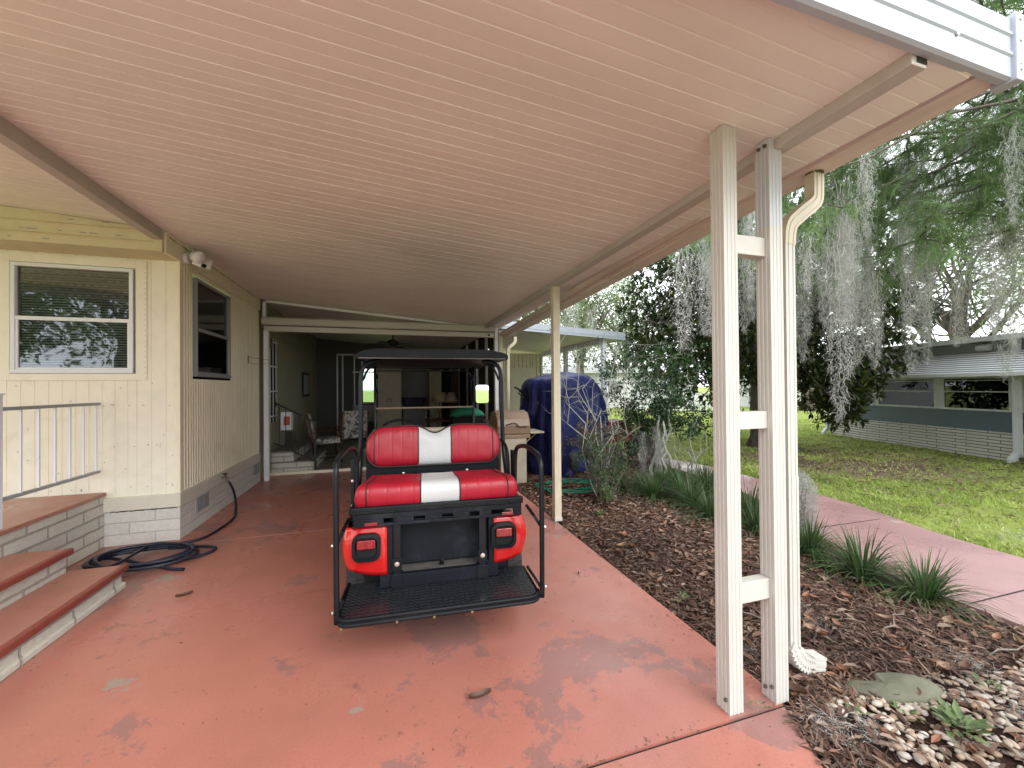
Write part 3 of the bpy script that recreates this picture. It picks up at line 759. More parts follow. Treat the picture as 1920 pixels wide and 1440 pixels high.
s = thing('wall_lantern', 'small reddish box lantern high on the wall behind the left track', 'lantern', (-1.98, 7.82, 2.2))
b = MB(); b.box(0, -.06, 0, .1, .06, .17); b.build('lantern_body', M['wood'], s, bevel=.01)
b = MB(); b.box(.1, -.04, .03, .104, .04, .14); b.build('pane', M['tan'], s)
s = thing('framed_mirror', 'dark framed upright picture hanging on the olive wall', 'picture', (-1.985, 11.4, 1.3))
b = MB(); b.box(0, -.42, 0, .02, .42, .62); b.build('frame', M['iron'], s, bevel=.01)
b = MB(); b.box(.018, -.32, .07, .024, .32, .55); b.build('pane', M['ngrey'], s)
s = thing('wall_hanging', 'thin pale stick hanging on the far olive wall', 'decoration', (-1.97, 14, 0)); s.location = (-1.97, 12.6, 1.4)
b = MB(); b.box(0, -.04, 0, .02, .04, .75); b.build('stick', M['tan'], s)

ins = thing('room_steps', 'white brick steps with an iron rail inside the screened room', 'steps', (-1.6, 8.1, 0))
b = MB(); b.box(-1.96, 8.06, 0, -1.28, 9.6, .19); b.build('lower_riser', M['brick'], ins, True, bevel=.004)
b = MB(); b.box(-1.965, 8.05, .1905, -1.27, 9.62, .215); b.build('lower_tread', M['patio'], ins, True, bevel=.003)
b = MB(); b.box(-1.96, 8.06, .2155, -1.60, 9.6, .37); b.build('upper_riser', M['brick'], ins, True, bevel=.004)
b = MB(); b.box(-1.965, 8.05, .3705, -1.585, 9.62, .40); b.build('upper_tread', M['patio'], ins, True, bevel=.003)
ir = thing('iron_railing', 'sloping black iron handrail beside the inner brick steps', 'railing', (-1.24, 8.02, 0))
b = MB(); b.bar((-1.9, 8.0, 1.27), (-1.24, 8.0, .90), .02, .03); b.build('handrail', M['iron'], ir, True)
b = MB(); b.bar((-1.9, 8.0, .56), (-1.24, 8.0, .20), .016, .02); b.build('bottom_rail', M['iron'], ir, True)
b = MB(); b.box(-1.255, 7.985, 0, -1.225, 8.015, .91); b.build('post', M['iron'], ir, True)
for k in range(6):
    x = -1.82 + k * .1; f = (x + 1.9) / .66
    b = MB(); b.box(x, 7.995, .56 - .36 * f, x + .011, 8.006, 1.27 - .37 * f); b.build('baluster', M['iron'], ir, True)
b = MB(); b.tube([(-1.84, 7.99, 1.08), (-1.80, 7.99, 1.16), (-1.86, 7.99, 1.2), (-1.88, 7.99, 1.42), (-1.84, 7.99, 1.45)], .007, 5); b.build('scroll', M['iron'], ir, True)
s = thing('notice_sign', 'white notice with a red block behind the iron railing', 'sign', (-1.86, 8.3, .75))
b = MB(); b.box(0, 0, 0, .2, .008, .33); b.build('board', M['winframe'], s)
b = MB(); b.box(.05, -.004, .09, .15, 0, .25); b.build('red_block', mat('faded_red_print', (.5, .1, .06), .6), s)

# ceiling fan
s = thing('ceiling_fan', 'dark ceiling fan above the golf cart roof in the back room', 'ceiling fan', (.12, 9.2, 2.46))
b = MB(); b.tube([(0, 0, .08), (0, 0, zc(.12) - 2.46)], .012, 8); b.build('rod', M['iron'], s)
b = MB(); b.lathe([(0, -.07), (.06, -.065), (.09, -.02), (.13, .0), (.13, .05), (.07, .09), (0, .1)], (0, 0, 0), 'z', 20); shade_auto(b.build('motor', M['iron'], s))
for k in range(5):
    a = k * 2 * pi / 5 + .4; c_, s_ = cos(a), sin(a)
    b = MB(); poly = [(.12, -.03), (.22, -.06), (.52, -.07), (.56, 0), (.52, .07), (.22, .06), (.12, .03)]
    vs = [(p * c_ - q * s_, p * s_ + q * c_, -.01 + q * .2) for p, q in poly] + [(p * c_ - q * s_, p * s_ + q * c_, -.002 + q * .2) for p, q in poly]
    n = len(poly); b.add(vs, [tuple(range(n))[::-1], tuple(range(n, 2 * n))] + [(i, (i + 1) % n, (i + 1) % n + n, i + n) for i in range(n)])
    b.build('blade', M['iron'], s)

# bamboo armchairs
t = NT('patterned_cushion'); a = t.noise(t.coord(), 16, 3, .5)
t.bsdf(t.ramp(a, [(.42, (.06, .08, .09)), (.5, (.45, .42, .38)), (.62, (.55, .52, .46)), (.7, (.15, .2, .2))]), .8); M['cushion'] = t.m
def armchair(loc, rot, label):
    s = thing('armchair', label, 'chair', loc, rot, 'bamboo armchairs in the screened room')
    for sx in (-.27, .27):
        b = MB(); b.tube([(sx, -.27, 0), (sx, -.25, .62)], .018, 7); b.build('leg', M['wood'], s, smooth=True)
        b = MB(); b.tube([(sx, .27, 0), (sx, .24, .45), (sx, .36, .98)], .018, 7); b.build('leg', M['wood'], s, smooth=True)
        b = MB(); b.tube([(sx, -.27, .62), (sx, 0, .65), (sx, .28, .60)], .017, 7); b.build('armrest', M['wood'], s, smooth=True)
        b = MB(); b.tube([(sx, -.26, .1), (sx, .26, .1)], .012, 6); b.build('stretcher', M['wood'], s, smooth=True)
    b = MB(); b.tube([(-.27, -.25, .36), (.27, -.25, .36)], .015, 6); b.build('seat_rail', M['wood'], s, smooth=True)
    b = MB(); b.tube([(-.27, .24, .36), (.27, .24, .36)], .015, 6); b.build('seat_rail', M['wood'], s, smooth=True)
    b = MB(); b.tube([(-.27, .36, .96), (.27, .36, .96)], .015, 6); b.build('back_rail', M['wood'], s, smooth=True)
    b = MB(); b.box(-.25, -.27, .37, .25, .22, .48); b.build('seat_cushion', M['cushion'], s, bevel=.03)
    b = MB(); b.prism([(.18, .48), (.28, .47), (.40, .98), (.30, 1.0)], 'x', -.25, .25); b.build('back_cushion', M['cushion'], s, bevel=.03)
armchair((-1.22, 9.05, .03), radians(105), 'bamboo armchair with patterned cushions seen side on, nearest the iron rail')
armchair((-.78, 9.75, .03), radians(200), 'bamboo armchair with patterned cushions turned toward us, behind the nearer one')

# things seen through the windscreen
s = thing('tall_cabinet', 'tall beige cabinet door seen through the cart windscreen', 'cabinet', (.04, 10.6, .03))
b = MB(); b.box(-.30, 0, 0, .30, .55, 1.90); b.build('body', M['cream'], s, bevel=.01)
b = MB(); b.box(-.31, -.012, 1.90, .31, .56, 1.97); b.build('top', M['post'], s)
b = MB(); b.box(-.28, -.014, .05, .28, 0, 1.87); d_ = b.build('door', M['cream'], s, bevel=.006)
b = MB(); b.tube(cat([(-.03, -.03, 1.12), (-.05, -.045, 1.18), (0, -.05, 1.22), (.05, -.045, 1.18), (.03, -.03, 1.12)], 4), .008, 6); b.build('handle', M['tan'], d_)
s = thing('washing_machine', 'grey washing machine with a blue basket on it', 'washer', (.68, 10.7, .03))
b = MB(); b.box(-.3, 0, 0, .3, .6, .98); b.build('body', M['ngrey'], s, bevel=.02)
b = MB(); b.box(-.28, -.01, .55, .28, 0, .95); b.build('front_panel', M['vent'], s)
s = thing('laundry_basket', 'blue basket standing on the washing machine', 'basket', (.66, 10.95, 1.01))
b = MB(); b.prism([(-.22, 0), (.22, 0), (.27, .22), (-.27, .22)], 'y', -.18, .18); b.build('body', M['tarp'], s, bevel=.02)
b = MB(); b.box(-.29, -.2, .20, .29, .2, .235); b.build('rim', M['tarp'], s, bevel=.01)
s = thing('divider_panel', 'dark grey panel behind the washing machine', 'panel', (.7, 11.4, .03))
b = MB(); b.box(-.40, 0, 0, .40, .03, 2.0); b.box(-.38, -.01, .1, .38, 0, 1.9); b.build('panel', M['vent'], s)
for x, w, col, lab in ((1.22, .32, 'cream', 'pleated beige curtain behind the table lamp'), (1.74, .2, 'tan', 'brownish curtain beside the beige one')):
    s = thing('curtain', lab, 'curtain', (x, 10.9, .1))
    rows = [[(-w / 2 + w * i / 40, .03 * sin(i * 1.1) + .01 * sin(i * 2.3), z) for i in range(41)] for z in (0, 1.86)]
    b = MB(); b.grid(rows); b.build('cloth', M[col], s, smooth=True)
    b = MB(); b.tube([(-w / 2 - .05, 0, 1.88), (w / 2 + .05, 0, 1.88)], .012, 6); b.build('rod', M['winframe'], s)
s = thing('side_table', 'dark wooden table carrying the lamp', 'table', (1.35, 9.5, .03))
b = MB(); b.box(-.5, -.3, .70, .5, .3, .74); b.build('tabletop', M['wood'], s, bevel=.006)
for x in (-.45, .45):
    for y in (-.25, .25):
        b = MB(); b.box(x - .02, y - .02, 0, x + .02, y + .02, .70); b.build('leg', M['wood'], s)
shade_m = mat('lamp_shade_cloth', (.62, .54, .42), .7)
for x, y, k, lab in ((1.42, 9.45, 1., 'table lamp with a pale flared shade on the dark table'), (1.17, 9.6, .9, 'second dimmer lamp with a yellowish shade behind the first')):
    s = thing('table_lamp', lab, 'lamp', (x, y, .77))
    b = MB(); b.lathe([(0, 0), (.07, 0), (.06, .03), (.02, .06), (.05, .16), (.035, .26), (.012, .32), (.012, .40)], (0, 0, 0), 'z', 16); shade_auto(b.build('base', M['wood'] if k == 1 else M['tan'], s))
    b = MB(); b.lathe([(.075 if k == 1 else .14, .62), (.165, .40)], (0, 0, 0), 'z', 18); b.build('lamp_shade', shade_m if k == 1 else M['cream_old'], s, smooth=True, solid=.004)
s = thing('wire_shelf', 'small white wire shelf beside the washing machine', 'shelf', (1.02, 10.3, .03))
b = MB()
for x in (-.1, .1): b.box(x, -.02, 0, x + .012, 0, .95); b.box(x, .2, 0, x + .012, .22, .95)
b.build('frame', M['winframe'], s)
for z in (.2, .45, .7, .92):
    b = MB(); b.box(-.1, 0, z, .11, .2, z + .012); b.build('shelf', M['winframe'], s)

# ------------------------------------------------------------------ golf cart (local x right, y forward)
ct = thing('golf_cart', 'red golf cart seen from behind with red and white rear seat', 'golf cart', (.29, 2.18, 0), radians(-4))
def P_(name, b, m, bevel=0, smooth=False, parent=None, label=None):
    o = b.build(name, m, parent or ct, bevel=bevel, smooth=smooth)
    if label: o['label'] = label
    return o
# foot platform
def rrect(x0, x1, y0, y1, r, n=6, corners=(1, 1, 1, 1)):
    out = []
    for (cx, cy, a0, on) in ((x1 - r, y1 - r, 0, corners[0]), (x0 + r, y1 - r, pi / 2, corners[1]), (x0 + r, y0 + r, pi, corners[2]), (x1 - r, y0 + r, 1.5 * pi, corners[3])):
        if on:
            for k in range(n + 1):
                a = a0 + pi / 2 * k / n; out.append((cx + r * cos(a), cy + r * sin(a)))
        else:
            a = a0 + pi / 4; out.append((cx + (r if cos(a) > 0 else -r), cy + (r if sin(a) > 0 else -r)))
    return out
b = MB(); b.prism(rrect(-.555, .54, .0, .41, .07, corners=(0, 0, 1, 1)), 'z', .30, .322)
pf = P_('foot_platform', b, M['blackpl'], .004)
b = MB(); b.prism(rrect(-.535, .52, .02, .40, .06, corners=(0, 0, 1, 1)), 'z', .3225, .327); P_('tread_plate', b, M['diamond'], parent=pf)
ring = rrect(-.548, .533, .006, .42, .068, 6, (0, 0, 1, 1)); 
b = MB(); b.tube([(x, y, .322) for x, y in ring[1:]], .011, 8); P_('rim', b, M['blackpl'], smooth=True, parent=pf)
b = MB(); b.tube([(x * 1.0, y - .004, .298) for x, y in ring[1:]], .011, 8); P_('rim', b, M['blackpl'], smooth=True, parent=pf)
for x in (-.52, -.06, .14, -.25):
    b = MB(); b.lathe([(0, 0), (.008, 0), (.007, -.006), (0, -.007)], (x, -.006, .292), 'y', 8); P_('bolt', b, M['brass'], parent=pf)
# grab bars
def grab(sx, zt, name='grab_bar'):
    x = sx * .548
    pts = [(x, .035, .30), (x, .03, .6), (x, .03, zt - .13), (x, .045, zt - .055), (x, .075, zt - .025), (x * .99, .13, zt - .01), (x * .98, .25, zt), (x * .97, .36, zt - .002), (x * .96, .48, zt - .025), (x * .955, .53, zt - .05), (x * .95, .55, zt - .11), (x * .945, .56, zt - .3), (x * .94, .56, .66)]
    b = MB(); b.tube(cat(pts, 4), .0145, 10)
    g = P_(name, b, M['black'], smooth=True)
    b = MB(); b.tube([(x, .032, .70), (x * .96, .28, .755)], .010, 8); P_('brace', b, M['black'], smooth=True, parent=g)
    b = MB(); b.tube([(x * .99, .33, .345), (x, .04, .345)], .010, 6); P_('brace', b, M['black'], smooth=True, parent=g)
    for z, y in ((.70, .03), (.36, .03)):
        b = MB(); b.lathe([(0, 0), (.010, 0), (.009, sx * .008), (0, sx * .01)], (x + sx * .014, y, z), 'x', 8); P_('bolt', b, M['chrome'], parent=g)
    return g
grab(-1, 1.15); grab(1, 1.12)
# seat cushions
U0, U1 = -.492, .458; UC = (U0 + U1) / 2; HW = (U1 - U0) / 2
def zt_(u):
    a = abs(u - UC); z = 1.236 - .058 * exp(-(a / .085) ** 2) - .012 * (a / HW) ** 2
    e = (a - (HW - .13)) / .13
    if e > 0: z -= .135 * (1 - sqrt(max(0, 1 - min(e, 1) ** 2)))
    return z
def zb_(u):
    a = abs(u - UC); e = (a - (HW - .11)) / .11; z = .950
    if e > 0: z += .12 * (1 - sqrt(max(0, 1 - min(e, 1) ** 2)))
    return z
seams_l = [U0 + .085, U0 + .175, U0 + .245, U0 + .315]; seams = seams_l + [2 * UC - q for q in seams_l]
def groove(u, w=.0045): return sum(exp(-((u - q) / w) ** 2) for q in seams)
def back_patch(u0, u1, nu):
    b = MB(); fr = []; rr = []
    nz = 16
    for i in range(nu + 1):
        u = u0 + (u1 - u0) * i / nu; z0, z1 = zb_(u), zt_(u); a = abs(u - UC)
        ed = min(1, max(0, (HW - a) / .05)); er = sqrt(max(0, 1 - (1 - ed) ** 2))
        cf = []; cr = []
        for j in range(nz + 1):
            f = (1 - cos(pi * j / nz)) / 2; z = z0 + (z1 - z0) * f
            puff = (1 - abs(2 * f - 1) ** 3.2) ** .5 if abs(2 * f - 1) < 1 else 0
            d = puff * er
            lean = (z - .9) * .10
            wr = .004 * noise.noise(Vector((u * 14, z * 14, 0)))
            cf.append((u, .775 + lean - .050 * d + .0022 * groove(u) + wr * d, z)); cr.append((u, .775 + lean + .035 * d, z))
        fr.append(cf); rr.append(cr)
    b.grid(fr); b.grid([r[::-1] for r in rr]); return b
S0, S1 = UC - .118, UC + .112
bk = P_('rear_backrest', back_patch(U0, S0, 90), M['redvinyl'], smooth=True, label='red backrest cushion of the rear seat')
o = back_patch(S0, S1, 30); P_('white_stripe', o, M['whitevinyl'], smooth=True, parent=bk)
P_('red_side', back_patch(S1, U1, 90), M['redvinyl'], smooth=True, parent=bk)
# piping round the back and at panel borders
b = MB(); N = 60
outl = [(U0 + (U1 - U0) * i / N, zt_(U0 + (U1 - U0) * i / N)) for i in range(N + 1)] + [(U1 - (U1 - U0) * i / N, zb_(U1 - (U1 - U0) * i / N)) for i in range(N + 1)]
b.tube([(u, .770 + (z - .9) * .10 - .012, z) for u, z in outl] + [(outl[0][0], .758 + (outl[0][1] - .9) * .1, outl[0][1])], .0055, 6)
for u in (U0 + .06, S0, S1, U1 - .06):
    z0, z1 = zb_(u), zt_(u); pts = []
    for j in range(13):
        f = j / 12; pf_ = (max(0, 1 - abs(2 * f - 1) ** 3.2)) ** .5; z = z0 + (z1 - z0) * f
        er = sqrt(max(0, 1 - (1 - min(1, (HW - abs(u - UC)) / .05)) ** 2))
        pts.append((u, .775 + (z - .9) * .10 - .050 * pf_ * er - .0005, z))
    b.tube(pts, .0042, 6)
P_('piping', b, M['piping'], smooth=True, parent=bk)
# backrest bracket
b = MB(); b.box(-.46, .79, .86, .43, .815, 1.15); b.prism(rrect(-.49, .455, .80, .985, .03), 'y', .782, .80); P_('backrest_panel', b, M['blackpl'], .003)
for x in (-.24, .21):
    b = MB(); b.lathe([(0, 0), (.014, 0), (.012, -.008), (0, -.01)], (x, .781, .895), 'y', 10); P_('bolt', b, M['chrome'])
# rear bench cushion
prof = [(.60, .80), (.655, .84), (.665, .90), (.62, .925), (.52, .925), (.42, .932), (.35, .938), (.305, .93), (.282, .905), (.277, .87), (.285, .83), (.30, .80)]
def bench_patch(t0, t1, n):
    b = MB(); rows = []
    pr = cat([(0, y, z) for y, z in prof], 3)
    for i in range(n + 1):
        t_ = t0 + (t1 - t0) * i / n; row = []
        for p in pr:
            k = (p.y - .28) / .38; x0 = -.500 + .045 * k; x1 = .475 - .055 * k
            x = x0 + (x1 - x0) * t_; e = min(t_, 1 - t_) * (x1 - x0)
            er = sqrt(max(0, 1 - (1 - min(1, e / .035)) ** 2))
            cy, cz = .47, .84
            gr = sum(exp(-(((t_ - q) * .97) / .0045) ** 2) for q in (.085, .185, .265, .34, .915, .815, .735, .66)) * .0022
            wr = .004 * noise.noise(Vector((x * 9, p.y * 9, p.z * 9)))
            row.append((x, cy + (p.y - cy) * (.84 + .16 * er) + (gr if p.y < .36 else 0), cz + (p.z - cz) * (.45 + .55 * er) - (gr if p.z > .9 else 0) + wr * er))
        rows.append(row)
    b.grid(rows); return b
TS0, TS1 = .385, .625
be = P_('rear_bench', bench_patch(0, TS0, 80), M['redvinyl'], smooth=True, label='red bottom cushion of the rear seat')
P_('white_stripe', bench_patch(TS0, TS1, 30), M['whitevinyl'], smooth=True, parent=be)
P_('red_side', bench_patch(TS1, 1, 80), M['redvinyl'], smooth=True, parent=be)
b = MB()
pr = cat([(0, y, z) for y, z in prof], 3)
for t_ in (.07, TS0, TS1, .93):
    b.tube([(-.500 + .045 * (p.y - .28) / .38 + (.975 - .10 * (p.y - .28) / .38) * t_, p.y + (-.001 if p.y < .4 else 0), p.z + .001) for p in pr], .0042, 6)
P_('piping', b, M['piping'], smooth=True, parent=be)
# seat frame lip with slots
b = MB(); b.box(-.515, .262, .775, .50, .30, .815); b.box(-.53, .30, .76, .50, .66, .80)
P_('seat_frame', b, M['blackpl'], .006)
b = MB()
xs = [-.50, -.335, -.27, -.165, -.10, .0, .065, .165, .225, .30, .49]
b.box(-.505, .268, .745, .49, .30, .7745)
b.box(-.505, .270, .70, .49, .292, .717)
for i in range(0, len(xs) - 1, 2): b.box(xs[i], .270, .717, xs[i + 1], .292, .745)
b.box(.44, .270, .717, .49, .292, .745)
lp_ = P_('lower_lip', b, M['bluegrey'], .003)
for x in (-.405, .40):
    b = MB(); b.box(x - .035, .2665, .708, x + .035, .2695, .726); P_('reflector', b, M['lens'], .002, parent=lp_)
for k in range(7):
    b = MB(); b.box(-.40 + k * .135, .254, .787, -.36 + k * .135, .262, .799); P_('clip', b, M['blackpl'], .003)
# rear uprights, centre panel, bumper bar
for x in (-.262, .245):
    b = MB(); b.box(x - .022, .285, .33, x + .022, .325, .745); u_ = P_('rear_upright', b, M['black'], .004)
    b = MB(); b.box(x - .035, .278, .33, x + .035, .33, .41); b.box(x - .028, .279, .43, x + .028, .284, .50); P_('bracket', b, M['blackpl'], .004, parent=u_)
    b = MB(); b.lathe([(0, -.006), (.006, -.006), (.007, 0), (.014, 0), (.014, .004)], (x + .0, .277, .47), 'y', 12); P_('bolt', b, M['chrome'], parent=u_)
b = MB(); b.box(-.30, .40, .42, .285, .42, .74); b.box(-.30, .33, .40, -.285, .42, .74); b.box(.27, .33, .40, .285, .42, .74); P_('access_panel', b, M['bluegrey'], .004)
b = MB(); b.box(-.30, .325, .385, .285, .43, .405); P_('ledge', b, mat('dusty_ledge', (.09, .085, .075), .8, var=.4, vs=20), .002)
b = MB(); b.box(-.235, .285, .33, .22, .325, .405); b.box(-.36, .30, .33, -.285, .36, .43); b.box(.27, .30, .33, .345, .36, .43); b.box(-.10, .281, .338, .10, .285, .395)
P_('rear_bumper', b, M['bluegrey'], .005)
b = MB(); b.tube([(0, .36, .38), (.0, .35, .44), (.01, .35, .455)], [.014, .012, .006], 6); P_('hitch_pin', b, M['blackpl'])
b = MB(); b.box(-.16, .30, .690, .13, .33, .72); P_('latch_bar', b, M['blackpl'], .004)
# red rear fenders: curved shells wrapping round the corner
def fender(sx):
    b = MB(); rows = []
    xi, xo = sx * .318, sx * (.560 if sx < 0 else .520)
    NN = 14
    zlo_i, zlo_o = .405, .452
    for j in range(13):
        f = j / 12; row = []
        for i in range(NN + 1):
            g = i / NN
            # across the rear face then forward round the corner
            if g < .6:
                q = g / .6; x = xi + (xo - xi) * q * .93; y = .300 + .012 * q ** 2
                zl = zlo_i + (zlo_o - zlo_i) * q ** 2
            else:
                q = (g - .6) / .4; a = q * pi / 2
                x = xi + (xo - xi) * (.93 + .07 * sin(a)); y = .312 + .30 * q ** 1.6
                zl = zlo_o + .16 * q
            zh = .700 - .01 * g
            z = zl + (zh - zl) * f
            bul = sin(pi * min(1, f * 1.0)) * .018
            row.append((x + sx * bul * (g > .5) * 1, y - bul * (g <= .75), z))
        rows.append(row)
    b.grid(rows); return b
for sx in (-1, 1):
    f = P_('rear_fender', fender(sx), M['redpaint'], smooth=True)
    m_ = f.modifiers.new('s', 'SOLIDIFY'); m_.thickness = .012
    b = MB(); b.box(min(sx * .318, sx * .285), .296, .41, max(sx * .318, sx * .285), .32, .70); P_('fender_edge', b, M['blackpl'], .003, parent=f)
    cx = sx * (.430 if sx < 0 else .375)
    hw, hh = .078, .078
    def rr2(hw, hh, r, y): return [(cx + p, y, .585 + q) for p, q in rrect(-hw, hw, -hh, hh, r)]
    b = MB(); A = rr2(hw, hh, .044, .290); B = rr2(hw, hh, .044, .258); C = rr2(hw - .018, hh - .018, .034, .254); D = rr2(hw - .024, hh - .024, .03, .268)
    n = len(A); b.add(A + B + C + D, [(k * n + i, k * n + (i + 1) % n, (k + 1) * n + (i + 1) % n, (k + 1) * n + i) for k in range(3) for i in range(n)] + [tuple(3 * n + i for i in range(n))])
    bz = P_('tail_light', b, M['blackpl'], parent=f)
    b = MB(); b.prism([(cx + p, .608 + q) for p, q in rrect(-.050, .050, -.025, .025, .008)], 'y', .246, .266); P_('lens', b, M['lens'], .004, parent=bz)
# body tub, floor, cowl
b = MB()
b.prism([(.42, .30), (.44, .62), (.62, .80), (1.34, .80), (1.40, .62), (1.42, .32)], 'x', -.46, .44); P_('seat_pod', b, M['blackpl'], .02)
b = MB(); b.box(-.56, 1.38, .27, .54, 2.05, .33); P_('floor', b, M['blackpl'], .01)
b = MB(); b.prism([(2.02, .27), (2.02, .72), (2.12, .88), (2.30, .82), (2.50, .60), (2.54, .40), (2.50, .28)], 'x', -.52, .50); P_('front_cowl', b, M['redpaint'], .05)
b = MB(); b.box(-.54, 1.98, .78, .50, 2.14, .90); P_('dashboard', b, M['blackpl'], .02)
# front bench
b = MB(); b.box(-.48, .93, .80, .45, 1.42, .90); P_('front_bench', b, M['tanlight'], .03)
b = MB(); b.prism([(.88, .95), (.96, .95), (.93, 1.205), (.87, 1.205)], 'x', -.46, .43); P_('front_backrest', b, M['tanlight'], .025)
# roof canopy
b = MB(); rows = []
nx, ny = 24, 10
X0, X1, Y0, Y1 = -.585, .575, 1.00, 2.62
for j in range(ny + 1):
    row = []
    for i in range(nx + 1):
        u = i / nx; v_ = j / ny
        eu = min(u, 1 - u) * (X1 - X0); ev = min(v_, 1 - v_) * (Y1 - Y0)
        h = .062 * (1 - exp(-eu / .045)) * (.55 + .45 * (1 - exp(-ev / .05)))
        row.append((X0 + (X1 - X0) * u, Y0 + (Y1 - Y0) * v_, 1.758 + h))
    rows.append(row)
b.grid(rows)
per = [rows[0][i] for i in range(nx + 1)] + [rows[j][nx] for j in range(1, ny + 1)] + [rows[ny][i] for i in range(nx - 1, -1, -1)] + [rows[j][0] for j in range(ny - 1, 0, -1)]
n = len(per); b.add(per + [(x, y, 1.725) for x, y, z in per], [(i, (i + 1) % n, (i + 1) % n + n, i + n) for i in range(n)])
b.add([(X0 + .01, Y0 + .01, 1.727), (X1 - .01, Y0 + .01, 1.727), (X1 - .01, Y1 - .01, 1.727), (X0 + .01, Y1 - .01, 1.727)], [(0, 1, 2, 3)])
cn = P_('roof', b, M['blackpl'])
b = MB(); b.tube([(X0 + .02, Y0 - .002, 1.728), (X1 - .02, Y0 - .002, 1.728)], .0025, 6); P_('trim_strip', b, M['vent'], parent=cn)
b = MB(); b.lathe([(0, 0), (.008, 0), (.006, .012), (0, .014)], (.42, 1.03, 1.80), 'z', 8); P_('bolt', b, M['chrome'], parent=cn)
# roof struts
for sx in (-1, 1):
    x = -.555 if sx < 0 else .525
    xb = -.555 if sx < 0 else .535
    pts = [(xb, .86, .62), (xb, .90, .80), (xb, 1.02, 1.0), (x, 1.04, 1.4), (x, 1.05, 1.58), (x * .97, 1.06, 1.66), (x * .88, 1.10, 1.705), (x * .75, 1.16, 1.718)]
    b = MB(); b.tube(cat(pts, 4), .017, 10); r_ = P_('roof_strut', b, M['black'], smooth=True)
    b = MB(); b.tube(cat([(x * .98, 1.10, 1.56), (x * .93, 1.12, 1.64), (x * .82, 1.18, 1.70)], 4), .009, 6); P_('brace', b, M['black'], smooth=True, parent=r_)
    b = MB(); b.box(xb - .02, .70, .60, xb + .02, .90, .95) if False else b.box(xb - .012, .62, .62, xb + .012, .72, 1.04); P_('side_plate', b, M['black'], .003, parent=r_)
    for z, y in ((.74, .615), (.90, .615), (.64, .615)):
        b = MB(); b.lathe([(0, 0), (.009, 0), (.008, -.008), (0, -.009)], (xb, y, z), 'y', 8); P_('bolt', b, M['chrome'], parent=r_)
    b = MB(); xf = -.57 if sx < 0 else .46
    b.tube([(xf, 2.20, .80), (xf, 2.26, 1.25), (xf, 2.24, 1.728)], .014, 8); P_('front_strut', b, M['black'], smooth=True)
# arm rests of the front seat
for sx in (-1, 1):
    x = sx * .515 - .01
    b = MB(); b.tube(cat([(x, .70, .80), (x, .72, .98), (x, .80, 1.06), (x, 1.0, 1.08), (x, 1.15, 1.02), (x, 1.2, .84)], 4), .012, 8); P_('armrest', b, M['black'], smooth=True)
# windscreen in two halves
b = MB(); b.add([(-.555, 2.215, .85), (.445, 2.215, .85), (.445, 2.245, 1.285), (-.555, 2.245, 1.285)], [(0, 1, 2, 3)]); b.add([(-.555, 2.243, 1.30), (.445, 2.243, 1.30), (.445, 2.235, 1.71), (-.555, 2.235, 1.71)], [(0, 1, 2, 3)])
ws = P_('windscreen', b, M['windshield'])
b = MB(); b.box(-.56, 2.235, 1.283, .45, 2.25, 1.299); P_('centre_bar', b, M['tan'], parent=ws)
b = MB(); b.tube([(-.545, 2.232, 1.30), (-.545, 2.228, 1.68), (.36, 2.228, 1.682), (.42, 2.228, 1.66), (.432, 2.228, 1.60), (.435, 2.232, 1.30)], .007, 6); P_('windscreen_frame', b, M['black'], smooth=True, parent=ws)
for p in ((-.55, 2.22, 1.60), (-.55, 2.22, 1.45), (.44, 2.22, 1.58)):
    b = MB(); b.tube([p, (p[0], p[1], p[2] + .05)], [.02, .013], 8); P_('clip', b, M['black'], parent=ws)
# steering wheel
b = MB(); cs = Vector((-.31, 1.78, 1.085)); ax = Vector((0, -.62, .78)).normalized(); e1 = Vector((1, 0, 0)); e2 = ax.cross(e1)
ringp = [cs + (e1 * cos(2 * pi * k / 32) + e2 * sin(2 * pi * k / 32)) * .172 for k in range(33)]
b.tube(ringp, .0125, 8, cap=False); sw = P_('steering_wheel', b, M['black'], smooth=True)
b = MB()
for a in (.3, pi - .3, 1.5 * pi): b.tube([cs, cs + (e1 * cos(a) + e2 * sin(a)) * .17], .009, 6)
b.tube([cs - ax * .01, cs + ax * .02], .045, 14); P_('hub', b, M['bluegrey'], smooth=False, parent=sw)
b = MB(); b.tube([cs, cs - ax * .45], .018, 8); P_('steering_column', b, M['black'])
# side mirror
b = MB(); mc = (.535, 2.10, 1.43)
b.prism([(mc[0] + p, mc[2] + q) for p, q in rrect(-.073, .073, -.10, .10, .025)], 'y', 2.105, 2.13); mr = P_('side_mirror', b, M['black'], .008)
b = MB(); b.prism([(mc[0] + p, mc[2] + q) for p, q in rrect(-.069, .069, -.096, .096, .024)], 'y', 2.1015, 2.1045); gl_ = P_('mirror_glass', b, M['mirror'], parent=mr)
b = MB(); b.tube([(.46, 2.22, 1.36), (.50, 2.15, 1.38), (.53, 2.13, 1.40)], .010, 8); P_('arm', b, M['black'], smooth=True, parent=mr)
